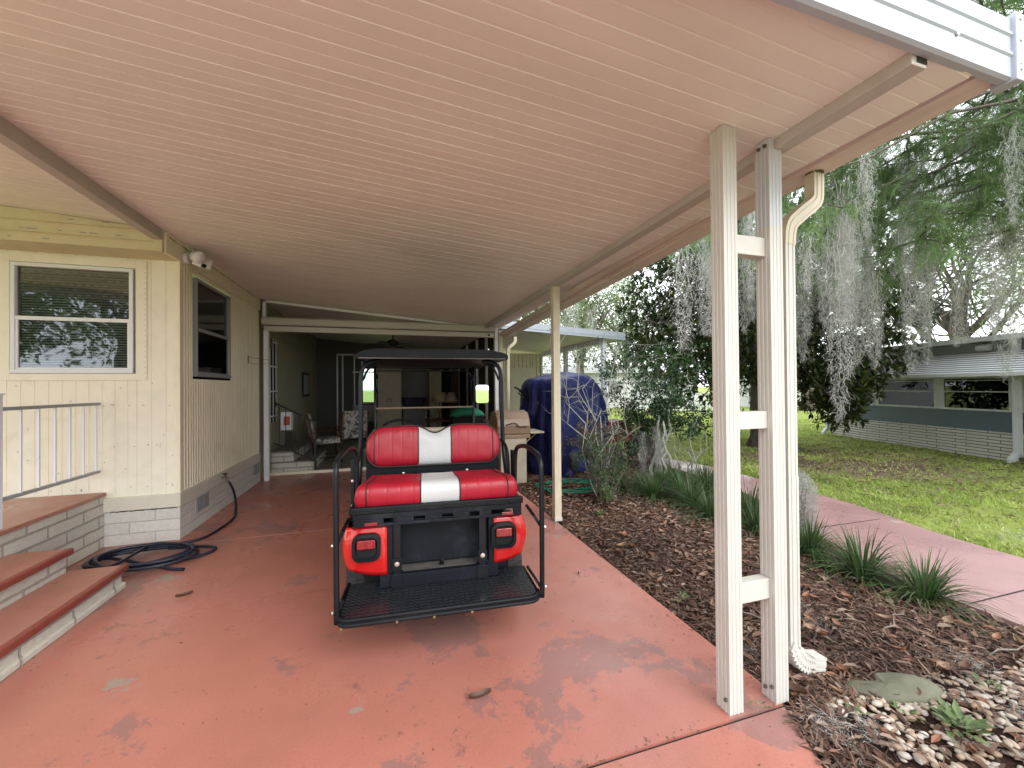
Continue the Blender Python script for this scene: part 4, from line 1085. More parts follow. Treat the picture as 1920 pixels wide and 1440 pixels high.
# wheels
def wheel(x, y, r, w, name='wheel'):
    b = MB(); h = w / 2
    b.lathe([(r * .56, -h * .85), (r * .80, -h), (r * .93, -h * .96), (r * .985, -h * .78), (r, -h * .5), (r, h * .5), (r * .985, h * .78), (r * .93, h * .96), (r * .80, h), (r * .56, h * .85)], (x, y, r), 'x', 40)
    nb = 36
    for k in range(nb):
        a0 = 2 * pi * k / nb; a1 = a0 + 2 * pi / nb * .62
        for (p0, p1, sh_) in ((-h * .9, -h * .42, 0), (-h * .34, 0 - h * .04, .5), (h * .04, h * .34, 0), (h * .42, h * .9, .5)):
            s0 = sh_ * 2 * pi / nb; vs = []
            for rr_ in (r * .985, r * 1.022):
                for a in (a0 + s0, a1 + s0):
                    for p in (p0, p1): vs.append((x + p, y + rr_ * cos(a), r + rr_ * sin(a)))
            b.add(vs, [(0, 1, 3, 2), (4, 6, 7, 5), (0, 4, 5, 1), (2, 3, 7, 6), (0, 2, 6, 4), (1, 5, 7, 3)])
    ty = P_(name, b, M['rubber'], label=None)
    b = MB(); sg = 1 if x > 0 else -1
    b.lathe([(0, sg * h * .5), (r * .2, sg * h * .55), (r * .45, sg * h * .4), (r * .56, sg * h * .8)], (x, y, r), 'x', 24); P_('rim', b, M['blackpl'], smooth=True, parent=ty)
wheel(-.470, .76, .285, .225); wheel(.440, .76, .285, .225); wheel(-.455, 2.25, .235, .19); wheel(.425, 2.25, .235, .19)
b = MB(); b.tube([(-.45, .78, .262), (.42, .78, .262)], .035, 8); b.box(-.08, .70, .18, .12, .92, .34); b.box(-.28, .4, .26, -.22, 2.3, .33); b.box(.2, .4, .26, .26, 2.3, .33); b.tube([(-.45, 2.25, .235), (.42, 2.25, .235)], .025, 8)
P_('chassis', b, M['black'])

# ------------------------------------------------------------------ barbecue grill
g = thing('barbecue_grill', 'tan barbecue grill with a rounded hood on the slab edge behind the cart', 'grill', (1.72, 6.25, 0))
b = MB(); b.box(-.06, -.24, .0, .36, .24, .72); cb = b.build('cabinet', M['tanlight'], g, bevel=.01)
b = MB(); b.box(-.02, -.246, .06, .32, -.2402, .66); b.build('door', M['tanlight'], cb, bevel=.004)
b = MB(); b.prism([(-.26, .76), (-.27, .90), (-.24, 1.0), (-.15, 1.10), (0, 1.13), (.15, 1.10), (.24, .98), (.26, .76)], 'x', -.12, .42); hd = b.build('hood', M['tan'], g, bevel=.025)
b = MB(); b.tube(cat([(.02, -.275, .92), (.06, -.30, .93), (.12, -.31, .95), (.18, -.30, .93), (.22, -.29, .89), (.36, -.275, .88)], 4), .009, 6); b.build('handle', M['iron'], hd, smooth=True)
b = MB(); b.box(-.12, -.25, .70, .42, .25, .76); b.build('firebox', M['tan'], g, bevel=.01)
b = MB(); b.box(.42, -.25, .765, .66, .22, .795); b.build('side_shelf', M['tanlight'], g, bevel=.01)
b = MB(); b.box(-.42, -.25, .765, -.12, .22, .795); b.build('side_shelf', M['tanlight'], g, bevel=.01)
b = MB(); b.tube([(.60, -.1, .77), (.40, -.1, .62)], .01, 6); b.build('shelf_brace', M['tanlight'], g)
s = thing('folded_cover', 'crumpled green cloth lying behind the grill', 'cloth', (1.30, 6.9, .0))
b = MB(); rows = []
for j in range(11):
    rows.append([(-.3 + .6 * i / 16, -.14 + .28 * j / 10, 1.02 + .14 * sin(pi * i / 16) ** .5 * sin(pi * j / 10) ** .5 + .03 * noise.noise(Vector((i * .6, j * .6, 0)))) for i in range(17)])
b.grid(rows); b.build('cloth', mat('green_cloth', (.01, .22, .12), .6, var=.3, vs=12), s, smooth=True, solid=.01)
b = MB(); b.box(-.28, -.13, .0, .28, .13, 1.03); b.build('stand', M['blackpl'], s, bevel=.02)

# ------------------------------------------------------------------ blue covered vehicle
cv = thing('covered_vehicle', 'vehicle hidden under a draped royal blue cover beside the grill', 'covered vehicle', (3.1, 6.8, -.04))
A = Vector((2.62, 6.0)); B_ = Vector((2.22, 7.1)); C_ = Vector((3.98, 6.62)); D_ = C_ + (B_ - A)
b = MB(); rings = []
def fp(s_, t_): return A + (C_ - A) * s_ + (B_ - A) * t_
def topz(s_): return 1.66 + .06 * sin(pi * s_ * .9) - .40 * max(0, (s_ - .62) / .38) ** 1.7
NP = 88; prm = []
for k in range(NP):
    q = 4 * k / NP; a = int(q); f = q - a
    s_, t_ = [(f, 0), (1, f), (1 - f, 1), (0, 1 - f)][a]
    prm.append((s_, t_))
def rnd(s_, t_, r=.10):
    cx = min(max(s_, r), 1 - r); cy = min(max(t_, r * 1.5), 1 - r * 1.5)
    dx, dy = s_ - cx, (t_ - cy) / 1.5; L = sqrt(dx * dx + dy * dy)
    if L > r: dx *= r / L; dy *= r / L
    return cx + dx, cy + dy * 1.5
NZ = 30
for j in range(NZ + 1):
    f = j / NZ; ring = []
    for k, (s_, t_) in enumerate(prm):
        s2, t2 = rnd(s_, t_)
        base = .03 + .05 * noise.noise(Vector((k * .2, 0, 9)))
        zt = topz(s2)
        sc_ = 1 - .10 * f - (.22 * max(0, (f - .86) / .14) ** 2)
        fold = (.04 * sin(k * .9 + 4 * noise.noise(Vector((k * .15, f * 2, 0)))) + .09 * noise.noise(Vector((k * .33, f * 4.5, 4))) + .05 * noise.noise(Vector((k * .8, f * 9, 8)))) * (1 - f) ** .4 * (1 if f < .97 else 0)
        p = fp(.5 + (s2 - .5) * (sc_ + fold), .5 + (t2 - .5) * (sc_ + fold))
        z = base + (zt - base) * (f if f < .86 else .86 + (1 - (1 - (f - .86) / .14) ** 2) * .14)
        ring.append((p.x, p.y, z + .02 * noise.noise(Vector((p.x * 4, p.y * 4, f * 3)))))
    rings.append(ring + [ring[0]])
b.grid(rings)
for i in range(1, 9):
    pass
topr = rings[-1][:-1]; cen = fp(.45, .5); inner = []
rows = [topr + [topr[0]]]
for j in range(1, 6):
    f = j / 5
    rows.append([(p[0] + (cen.x - p[0]) * f, p[1] + (cen.y - p[1]) * f, p[2] + .05 * f * (2 - f)) for p in topr + [topr[0]]])
b.grid(rows)
b.build('cover', M['tarp'], cv, True, smooth=True)
b = MB(); b.lathe([(.0, -.08), (.2, -.08), (.25, -.05), (.25, .05), (.2, .08), (0, .08)], (2.95, 6.35, .21), 'x', 20); b.build('wheel', M['rubber'], cv, True)
b = MB(); b.tube([(2.46, 6.9, 1.15), (2.30, 6.8, 1.38), (2.22, 6.75, 1.44)], .02, 6); b.tube([(2.22, 6.75, 1.44), (2.18, 6.7, 1.40), (2.24, 6.7, 1.34)], .012, 6); b.bar((2.34, 6.85, 1.40), (2.14, 6.8, 1.50), .05, .02)
b.build('handlebar', M['black'], cv, True)

rd = thing('ride_on_mower', 'red and white ride-on machine half hidden right of the blue cover', 'mower', (4.55, 7.5, -.05))
b = MB(); b.prism([(-.45, .42), (-.45, .72), (-.3, .86), (.1, .90), (.45, .80), (.5, .45)], 'y', -.28, .28); b.build('hood', mat('dark_red_paint', (.20, .012, .012), .35), rd, bevel=.05)
b = MB(); b.prism([(-.40, .62), (-.30, .76), (.0, .80), (.05, .70), (-.1, .60)], 'y', -.29, -.283); b.build('decal', M['whitevinyl'], rd)
b = MB(); b.prism([(.45, .45), (.45, .56), (.9, .56), (1.02, .9), (1.1, .9), (1.05, .45)], 'y', -.22, .22); b.build('seat', M['black'], rd, bevel=.03)
for x, r in ((-.2, .2), (.85, .27)):
    for y in (-.36, .3):
        b = MB(); b.lathe([(0, -.06), (r * .8, -.07), (r, -.04), (r, .04), (r * .8, .07), (0, .06)], (x, y, r), 'y', 20); b.build('wheel', M['rubber'], rd)

rd.scale = (.68, .8, .95)

b = MB(); sheet('side_carport_floor', [(2.08, 7.8), (5.3, 7.8), (5.3, 15), (2.08, 15)], -.03, mat('pale_floor', (.45, .40, .36), .7, var=.15), .05)
# ------------------------------------------------------------------ shed and second carport roof
sd = thing('storage_shed', 'cream ribbed metal shed with a plain door behind the blue cover', 'shed', (3.4, 12, -.05))
b = MB(); ribwall(b, 'y', 12.0, 2.12, 3.66, -.05, 2.55, .13, .035, .55); ribwall(b, 'y', 12.0, 4.38, 4.66, -.05, 2.55, .13, .035, .55); ribwall(b, 'y', 12.0, 3.66, 4.38, 2.12, 2.55, .13, .035, .55)
b.build('wall', M['cream'], sd, True)
b = MB(); b.box(4.64, 12.0, -.05, 4.68, 15, 2.5); b.build('wall', M['cream_old'], sd, True)
b = MB(); b.box(3.66, 11.99, -.02, 4.38, 12.03, 2.12); dd = b.build('door', M['cream'], sd, True, bevel=.005)
r2 = thing('side_carport', 'second low carport with bright white fascia and slim posts', 'carport', (4.7, 8.2, -.05))
def z2(x): return 2.70 - (x - 2.3) * .055
b = MB(); b.prism([(2.08, z2(2.08)), (5.12, z2(5.12)), (5.12, z2(5.12) + .17), (2.08, z2(2.08) + .17)], 'y', 8.0, 8.05); b.prism([(2.08, z2(2.08) + .055), (5.13, z2(5.13) + .055), (5.13, z2(5.13) + .065), (2.08, z2(2.08) + .065)], 'y', 7.992, 8.0)
b.prism([(5.12, z2(5.12)), (5.15, z2(5.15)), (5.15, z2(5.15) + .17), (5.12, z2(5.12) + .17)], 'y', 8.0, 15)
b.build('fascia', M['white_metal'], r2, True)
b = MB(); b.prism([(2.08, z2(2.08) + .015), (5.12, z2(5.12) + .015), (5.12, z2(5.12) + .14), (2.08, z2(2.08) + .14)], 'y', 8.05, 15); b.build('roof_panel', M['ceil'], r2, True)
b = MB(); b.box(4.67, 8.15, z2(4.7) - .09, 4.75, 14.8, z2(4.7) + .01); b.build('beam', M['winframe'], r2, True)
for y in (8.15, 10.2, 12.1):
    b = MB(); b.box(4.66, y, -.05, 4.76, y + .1, z2(4.7) - .09); b.build('post', M['winframe'], r2, True)
gh = thing('green_hose', 'green garden hose lying loose on the mulch beside the grill', 'hose', (2.5, 5.6, 0))
random.seed(5)
pts = [(2.55 + .45 * cos(i * .62) + R_(-.08, .08), 5.45 + .30 * sin(i * .62) + R_(-.1, .1), .035 + .01 * (i % 3)) for i in range(44)]
b = MB(); b.tube(cat(pts, 5), .011, 6); b.build('hose', M['greenhose'], gh, True, smooth=True)
# ------------------------------------------------------------------ slab details
b = MB(); b.box(-1.97, 4.724, 0, .55, 4.731, .0015); b.build('slab_joint', M['path'], kind='structure')
random.seed(21)
def dead_leaf(L, W, curl=.25):
    b = MB(); rows = []
    for i in range(7):
        f = i / 6; w = W * sin(pi * min(1, f * .93 + .035)) ** .8
        rows.append([(-L / 2 + L * f, w * s_ / 2, .006 + curl * W * (abs(s_) ** 1.5) + .25 * W * (2 * f - 1) ** 2 + (0 if s_ else -.001)) for s_ in (-1, -.5, 0, .5, 1)])
    b.grid(rows); return b
for x, y, L, rz, mt, lab in ((-1.42, 3.53, .10, .5, 'leafbrown', 'narrow brown dead leaf on the red slab near the steps'), (.42, 1.93, .11, .1, 'leafbrown', 'dark dead leaf on the red slab behind the foot platform'), (1.45, 2.95, .045, 1.2, 'leafbrown', 'tiny curled leaf on the slab near its right edge')):
    o = dead_leaf(L, L * .33, .5).build('fallen_leaf', M[mt], smooth=True); o.location = (x, y, .001); o.rotation_euler = (0, 0, rz); setp(o, lab, 'leaf')
def ribbon(pts, w, side):
    pts = [Vector(p) for p in pts]; s_ = Vector(side).normalized(); n = len(pts); vs = []
    for i, p in enumerate(pts):
        ww = w * (1 - (i / (n - 1)) ** 2 * .9) if n > 1 else w
        vs += [p - s_ * ww / 2, p + s_ * ww / 2]
    return vs, [(2 * i, 2 * i + 1, 2 * i + 3, 2 * i + 2) for i in range(n - 1)]

# ------------------------------------------------------------------ neighbour's house
nb = thing('neighbour_house', 'low grey and white house with long brick base and louvered window awning', 'house', (13.09, 9.06, -.05), radians(-107.5))
def N(name, b, m, bevel=0, parent=None, label=None):
    o = b.build(name, m, parent or nb, bevel=bevel)
    if label: o['label'] = label
    return o
L_ = 11
b = MB(); b.box(0, -.03, 0, 4.56, .1, .56); b.box(4.86, -.03, 0, L_, .1, .56); N('brick_base', b, M['brick_stack'])
b = MB(); b.box(0, 0, .56, L_, .08, .97); N('wall_band', b, M['bluewall'], label='slate blue band under the windows')
b = MB(); b.box(0, .02, 1.70, L_, .08, 2.40); b.box(0, .1, 0, .08, 7, 2.45); N('wall', b, M['ngrey'])
b = MB(); b.box(.08, 1.6, .5, L_, 1.7, 2.4); b.box(.1, .1, .6, L_, 1.6, .65); N('interior_lining', b, M['room_dark'])
panes = [(.35, 1.50), (1.60, 3.12), (3.25, 4.55), (4.95, 6.4), (6.5, 8.0), (8.1, 9.6)]
for a0, a1 in panes:
    b = MB(); b.box(a0, -.02, .97, a1, .03, 1.01); b.box(a0, -.02, 1.65, a1, .03, 1.70); b.box(a0, -.02, 1.01, a0 + .04, .03, 1.65); b.box(a1 - .04, -.02, 1.01, a1, .03, 1.65); b.box(a0 + .04, -.012, 1.36, a1 - .04, .015, 1.38); b.box(a0 + .04, -.012, 1.60, a1 - .04, .015, 1.615)
    w_ = N('window', b, M['nwhite'])
    b = MB(); b.box(a0 + .04, .004, 1.01, a1 - .04, .008, 1.65); N('glass', b, M['glass2'], parent=w_)
    b = MB(); rows = [[(a0 + .1 + (a1 - a0) * .42 * i / 20, .25 + .03 * sin(i * 1.4), z) for i in range(21)] for z in (.9, 1.7)]; b.grid(rows); N('curtain', b, M['nwhite'], parent=w_)
    b = MB(); b.box(a0 + (a1 - a0) * .5, .20, .95, a0 + (a1 - a0) * .55, .24, 1.7); b.box(a0 + (a1 - a0) * .5, .2, 1.22, a1, .22, 1.25); b.box(a0 + (a1 - a0) * .5, .2, 1.46, a1, .22, 1.49); N('inner_frame', b, M['ngrey'], parent=w_)
b = MB(); b.box(0, -.005, .97, .35, .03, 1.70); b.box(4.55, -.005, .97, 4.95, .03, 1.70); b.box(9.6, -.005, .97, L_, .03, 1.7); b.box(1.5, -.005, .97, 1.6, .03, 1.7); b.box(3.12, -.005, .97, 3.25, .03, 1.7); N('wall', b, M['nwhite'])
b = MB()
for k in range(10):
    f = k / 9; y = -.50 + .46 * f; z = 1.76 + .40 * f
    b.prism([(y - .012, z - .010), (y + .004, z + .016), (y, z + .020), (y - .018, z - .006)], 'x', .3, 9.8)
b.box(.3, -.53, 1.685, 9.8, -.49, 1.745)
aw = N('awning', b, M['louver'])
b = MB(); b.prism([(-.47, 1.72), (0, 2.14), (0, 2.12), (-.45, 1.70)], 'x', .32, 9.78); N('awning_gap_shade', b, mat('awning_shadow', (.09, .10, .12), .7), parent=aw)  # dark sheet, coloured as the shade between the slats
b = MB(); b.box(-.2, -.22, 2.40, L_, 7.2, 2.50); b.prism([(-.2, 2.50), (7.2, 2.50), (3.4, 2.72)], 'x', -.2, L_); N('roof', b, M['nwhite'])
b = MB()
for k in range(5): b.box(0, -.02, 2.2 + k * .05, L_, .018, 2.225 + k * .05)
N('eave_ribs', b, M['vent'])
for x in (-.06, 4.70, 10.2):
    b = MB(); b.box(x - .05, -.13, .12, x + .05, -.05, 2.40); b.prism([(-.05, .12), (-.13, .12), (-.25, 0), (-.25, .08), (-.13, .22)], 'x', x - .05, x + .05); N('downpipe', b, M['nwhite'])
b = MB(); b.lathe([(0, -.1), (.07, -.1), (.075, 0), (.07, .1), (0, .1)], (4.15, -.08, 2.28), 'x', 14); shade_auto(N('roof_vent', b, M['nwhite']))

# far houses, fence
def house_far(loc, rz, w, d, h, lab, wall, roofh=.7):
    s = thing('distant_house', lab, 'house', loc, rz)
    b = MB(); b.box(-w / 2, 0, 0, w / 2, d, h); b.build('wall', wall, s)
    b = MB(); b.prism([(-.5, h), (d + .5, h), (d / 2, h + roofh)], 'x', -w / 2 - .4, w / 2 + .4); b.build('roof', M['nwhite'], s)
    n = int(w / 2.4)
    for k in range(n):
        x = -w / 2 + 1.2 + k * 2.4
        b = MB(); b.box(x - .55, -.04, 1.0, x + .55, .0, 2.0); f = b.build('window', M['winframe'], s)
        b = MB(); b.box(x - .48, -.05, 1.06, x + .48, -.04, 1.94); b.build('pane', M['vent'], f)
    return s
house_far((15.5, 25.5, -.05), radians(-15), 12, 6, 2.5, 'long white house far across the lawn behind the magnolia', M['nwhite'])
house_far((5.2, 27, -.05), radians(0), 9, 6, 2.6, 'pale distant house seen between the slim posts', M['ngrey'])
house_far((27, 20, -.05), radians(-50), 12, 6, 2.6, 'pale house beyond the right side of the magnolia', M['nwhite'])
fn = thing('picket_fence', 'white picket fence at the far side of the lawn', 'fence', (17, 20.5, -.05), radians(-20))
for k in range(34):
    b = MB() if k == 0 else b
    b.box(-3 + k * .18, 0, .05, -3 + k * .18 + .10, .02, 1.15)
b.build('pickets', M['nwhite'], fn)
for z in (.3, .9):
    b = MB(); b.box(-3.05, .02, z, 3.15, .05, z + .08); b.build('rail', M['nwhite'], fn)
for x in (-3.1, 0, 3.1):
    b = MB(); b.box(x - .06, -.03, 0, x + .06, .09, 1.3); b.build('post', M['nwhite'], fn)

# ------------------------------------------------------------------ vegetation
def rv():
    while True:
        v = Vector((R_(-1, 1), R_(-1, 1), R_(-1, 1)))
        if .05 < v.length < 1: return v.normalized()
def limb_path(p, q, sag=0., n=5, wob=.08):
    p = Vector(p); q = Vector(q); L = (q - p).length; out = []
    for i in range(n + 1):
        f = i / n; w = rv() * wob * L * sin(pi * f)
        out.append(p.lerp(q, f) + Vector((0, 0, sag * L * sin(pi * f))) + w)
    return out
def tree_frame(base, th, tr, crown_c, crown_r, nl, ns, lean=(0, 0)):
    b = MB(); base = Vector(base); topp = base + Vector((lean[0], lean[1], th)); c = Vector(crown_c)
    tp = limb_path(base, topp, 0, 6, .03); b.tube(tp, [tr * (1.35 if i == 0 else 1) * (1 - .45 * i / 6) for i in range(7)], 10)
    tips = []
    for k in range(nl):
        v = rv(); v.z = abs(v.z) * .9 - .15
        q = c + Vector((v.x * crown_r[0], v.y * crown_r[1], v.z * crown_r[2])) * R_(.5, .8)
        s_ = tp[random.choice([3, 4, 5, 6])]
        lp_ = limb_path(s_, q, .06, 5, .07); b.tube(lp_, [tr * .42 * (1 - .8 * i / 5) for i in range(6)], 6); tips.append(q)
        for m in range(ns):
            st_ = lp_[random.choice([2, 3, 4, 5])]
            v2 = rv(); q2 = c + Vector((v2.x * crown_r[0], v2.y * crown_r[1], v2.z * crown_r[2])) * R_(.6, 1.)
            if (q2 - st_).length > crown_r[0] * 1.1: q2 = st_.lerp(q2, .5)
            l2 = limb_path(st_, q2, .03, 4, .1); b.tube(l2, [tr * .13 * (1 - .75 * i / 4) for i in range(5)], 4); tips += [q2, l2[2], l2[3]]
    return b, tips
def leaf(b, p, d, up, L, W, fold=.15):
    d = d.normalized(); s_ = d.cross(up)
    if s_.length < .05: s_ = d.cross(Vector((1, 0, .3)))
    s_.normalize(); n_ = s_.cross(d)
    b.add([p, p + d * L * .45 - s_ * W * .5 + n_ * fold * W, p + d * L, p + d * L * .45 + s_ * W * .5 + n_ * fold * W], [(0, 1, 2, 3)])
def rosette(b, p, n, L, W, axis):
    for k in range(n):
        d = (axis * R_(.1, .9) + rv() * .95); leaf(b, p + rv() * L * .12, d, Vector((0, 0, 1)) + rv() * .5, L * R_(.7, 1.2), W * R_(.8, 1.2))

# magnolia
random.seed(31)
mg = thing('magnolia_tree', 'dark glossy magnolia tree behind the ladder post', 'tree', (8.9, 7.9, -.05))
fb, tips = tree_frame((8.9, 7.9, -.05), 3.2, .24, (9.2, 8.1, 3.5), (3.4, 3.2, 3.4), 20, 9)
fb.build('trunk', M['bark'], mg, True, smooth=True, fixn=False)
cb = MB(); c = Vector((9.0, 8.0, 3.5))
pts = []
while len(pts) < 4600:
    v = rv() * (R_(0, 1) ** .45); p = c + Vector((v.x * 3.5, v.y * 3.2, v.z * (3.6 if v.z > 0 else 3.0)))
    # ragged outline: lumps and windows of sky
    if p.z < .75 + .5 * noise.noise(p * .8): continue
    if noise.noise(p * .75) < -.10: continue
    if (p - Vector((8.9, 7.9, p.z))).length < .5 and p.z < 1.6: continue
    if p.z < 1.5 and (p - Vector((8.9, 7.9, p.z))).length < 1.6: continue
    pts.append(p)
for p in pts:
    ax = (p - c); ax.z += .6; ax.normalize(); rosette(cb, p, 8, .18, .072, ax)
for cx, cy, cz, rr, nn in ((9.6, 6.7, 1.55, .95, 260), (10.5, 7.1, 1.15, .55, 90), (6.7, 7.2, 2.6, 1.1, 200), (9.3, 6.3, .95, .5, 70), (10.3, 6.5, 2.1, .6, 80)):
    for k in range(nn):
        v = rv() * R_(0, 1) ** .5; p = Vector((cx, cy, cz)) + v * rr
        if p.z < .3: continue
        rosette(cb, p, 8, .17, .065, (v + Vector((0, 0, .4))).normalized())
cb.build('crown', M['magnolia'], mg, True, fixn=False)

# Spanish moss clumps (shared meshes)
def moss_mesh(L, R0, n, w=.0036):
    b = MB()
    for k in range(n):
        f = R_(0, 1) ** .9; r = R0 * (1 - f) ** .6 * R_(.2, 1) + .012
        a = R_(0, 2 * pi); p = Vector((r * cos(a), r * sin(a), -f * L))
        d = rv() * .8 + Vector((0, 0, -.9)); d.normalize(); l = R_(.03, .085)
        c1 = rv() * l * .45
        vs, fs = ribbon([p, p + d * l * .5 + c1, p + d * l + c1 * .3], w, rv()); b.add(vs, fs)
    for k in range(int(6 + n / 90)):
        a = R_(0, 2 * pi); r = R0 * R_(.1, .8); p = Vector((r * cos(a), r * sin(a), 0)); pts = [p]
        Lk = L * R_(.5, 1.05); m = 14
        for i in range(m):
            p = p + Vector((R_(-.02, .02), R_(-.02, .02), -Lk / m)); p.x *= .93; p.y *= .93; pts.append(p.copy())
        vs, fs = ribbon(pts, w * 1.3, rv()); b.add(vs, fs)
    return b
random.seed(41)
mossv = []
for (L, R0, n) in ((.9, .13, 620), (1.25, .15, 800), (.6, .12, 430), (1.0, .09, 520), (.45, .14, 380)):
    bm_ = moss_mesh(L, R0, n); me = bpy.data.meshes.new('spanish_moss'); me.from_pydata([tuple(p) for p in bm_.v], [], bm_.f); me.materials.append(M['moss']); mossv.append(me)
def moss_at(p, s_, lab, grp, k=None):
    o = bpy.data.objects.new('spanish_moss', mossv[random.randrange(5) if k is None else k]); COL.objects.link(o)
    o.location = p; o.rotation_euler = (0, 0, R_(0, 6.28)); o.scale = (s_ * R_(.8, 1.2), s_ * R_(.8, 1.2), s_ * R_(.85, 1.25))
    setp(o, lab, 'moss', grp); return o

# cypress whose drooping boughs fill the upper right
random.seed(43)
cy = thing('cypress_tree', 'feathery green cypress boughs reaching in over the lawn from the right', 'tree', (8.6, 1.2, -.05))
b = MB(); tb = Vector((8.6, 1.2, -.05)); tt = Vector((8.3, 1.8, 8.5)); tp = limb_path(tb, tt, 0, 8, .02)
b.tube(tp, [.38 - .03 * i for i in range(9)], 12)
boughs = []
def bough(q, src=None):
    q = Vector(q); s_ = src or tp[min(8, max(2, int(q.z / 8.5 * 8) + 1))]
    lp_ = limb_path(s_, q, .10, 8, .035); L = (q - Vector(s_)).length
    b.tube(lp_, [max(.005, .036 * (1 - i / 8.2)) for i in range(9)], 5)
    boughs.append(lp_)
    for m in range(9):
        st_ = lp_[random.randrange(3, 9)]; q2 = st_ + Vector((R_(-.9, .9), R_(-.9, .9), R_(-.75, .25)))
        l2 = limb_path(st_, q2, .04, 4, .08); b.tube(l2, [.011, .009, .007, .005, .003], 4); boughs.append(l2)
for q in ((3.6, 3.6, 3.35), (3.9, 4.8, 3.6), (4.6, 5.6, 4.4), (4.3, 3.4, 4.0), (5.2, 4.4, 3.3), (5.4, 3.2, 3.0), (5.6, 6.2, 4.6), (6.3, 5.2, 3.4), (6.6, 3.9, 3.1), (5.8, 2.6, 3.5), (7.6, 5.9, 4.2), (7.2, 4.6, 4.6), (6.6, 6.9, 5.2),
          (5.0, 4.2, 5.0), (6.2, 3.4, 4.4), (4.7, 6.9, 5.4), (7.9, 4.1, 3.3), (8.4, 5.2, 5.2), (6.5, 4.6, 5.8), (5.2, 2.8, 5.2), (7.3, 2.9, 5.6), (7.4, 2.8, 3.4), (9.2, 4.2, 4.4), (8.4, 3.2, 4.0), (6.8, 2.1, 4.6), (3.4, 2.9, 4.3), (5.9, 5.5, 6.4), (4.4, 4.4, 4.3), (5.0, 5.2, 3.9), (3.7, 4.2, 4.6), (6.0, 4.6, 4.1), (7.0, 5.4, 3.6), (5.6, 3.8, 3.7), (4.8, 3.1, 3.5), (6.9, 3.4, 3.7), (8.0, 4.8, 4.0), (4.1, 5.4, 5.2), (5.5, 6.0, 5.4), (7.8, 3.6, 4.9)):
    bough(q)
b.build('trunk', M['bark'], cy, True, smooth=True, fixn=False)
fb = MB(); mosspts = []
for lp_ in boughs:
    nseg = len(lp_)
    for k in range(34 if nseg > 6 else 30):
        i = random.randrange(2 if nseg > 6 else 0, nseg - 1); p0 = lp_[i].lerp(lp_[i + 1], R_(0, 1))
        if p0.x > 8.4: pass
        tdir = (rv() * .8 + (lp_[i + 1] - lp_[i]).normalized() * .7 + Vector((0, 0, -.35))).normalized(); TL = R_(.14, .34)
        sd_ = tdir.cross(rv()).normalized(); prev = p0
        for m in range(14):
            f = (m + .5) / 14; pp = p0 + tdir * TL * f + Vector((0, 0, -.25 * TL * f * f))
            for sg in (-1, 1):
                d = (tdir * .75 + sd_ * sg * .8 + rv() * .3).normalized(); l = .085 * (1 - .5 * f) * R_(.7, 1.3)
                w = tdir.cross(sd_) * R_(-1, 1) + sd_ * .2; w.normalize(); q = pp + d * l + Vector((0, 0, -.012))
                fb.add([pp - w * .0034, pp + w * .0034, q], [(0, 1, 2)])
        if random.random() < .07: mosspts.append(p0)
    mosspts += [lp_[-1], lp_[len(lp_) // 2 + 1]]
fb.build('crown', M['needle'], cy, True, fixn=False)
random.seed(47)
random.shuffle(mosspts)
for p in mosspts[:130]:
    if p.y < .8: continue
    moss_at(p, R_(.75, 1.3) * (1.15 if p.z < 4.4 else 1), 'grey Spanish moss clump hanging from the cypress boughs at the upper right', 'Spanish moss clumps on the cypress')
for p in ((3.85, 3.5, 3.2), (4.0, 3.45, 3.05), (4.9, 4.0, 3.0), (5.4, 4.1, 2.85), (5.9, 4.2, 2.9), (6.2, 4.3, 2.8), (6.4, 4.1, 2.75), (6.0, 3.9, 2.95), (6.9, 4.1, 2.7), (7.2, 3.7, 2.6), (5.1, 3.6, 3.1), (4.4, 4.1, 3.0), (7.6, 3.5, 2.9), (5.65, 3.4, 2.7), (6.6, 3.4, 2.6), (7.0, 3.3, 2.5), (4.2, 3.8, 3.3), (4.6, 3.7, 3.2), (5.3, 4.5, 3.1), (5.7, 3.9, 3.0), (6.3, 4.7, 3.2), (7.1, 4.4, 3.1), (5.0, 3.3, 3.4), (6.1, 3.3, 3.0), (3.6, 3.2, 3.4), (3.9, 4.1, 3.5)):
    moss_at(Vector(p) + Vector((0, 0, .38)), R_(.85, 1.25), 'grey Spanish moss clump hanging from the cypress boughs at the upper right', 'Spanish moss clumps on the cypress', random.choice([0, 1, 3]))

# background oaks
def oak(x, y, H, R, n, lab, seed, lz=.16, dens=-.12, moss=12):
    random.seed(seed)
    s = thing('oak_tree', lab, 'tree', (x, y, -.05))
    fb, tips = tree_frame((x, y, -.05), H * .45, .35, (x, y, H * .62), (R, R, H * .38), 10, 6)
    fb.build('trunk', M['bark'], s, True, smooth=True, fixn=False)
    cb = MB(); c = Vector((x, y, H * .62)); k = 0
    while k < n:
        v = rv() * R_(0, 1) ** .4; p = c + Vector((v.x * R, v.y * R, v.z * H * .40))
        if noise.noise(p * .45 + Vector((seed, 0, 0))) < dens: continue
        for m in range(6): leaf(cb, p + rv() * R_(0, .45), rv() + Vector((0, 0, -.2)), rv(), lz * R_(.7, 1.3), lz * .45)
        k += 1
    # grey moss beards inside the same crown are separate clumps
    cb.build('crown', M['oak'], s, True, fixn=False)
    for m in range(moss):
        v = rv(); p = c + Vector((v.x * R * .85, v.y * R * .85 - R * .2, -abs(v.z) * H * .28))
        o = moss_at(p, R_(2.0, 3.2), 'pale Spanish moss beard hanging in the far oaks', 'Spanish moss beards in the far oaks')
oak(8.2, 23, 10.5, 4.2, 2300, 'pale far oak above the second carport roof', 51)
oak(12.6, 25, 11, 4.6, 2300, 'far mossy oak left of the magnolia', 52)
oak(17.5, 27, 10.5, 5, 2000, 'far oak mostly hidden behind the magnolia', 53)
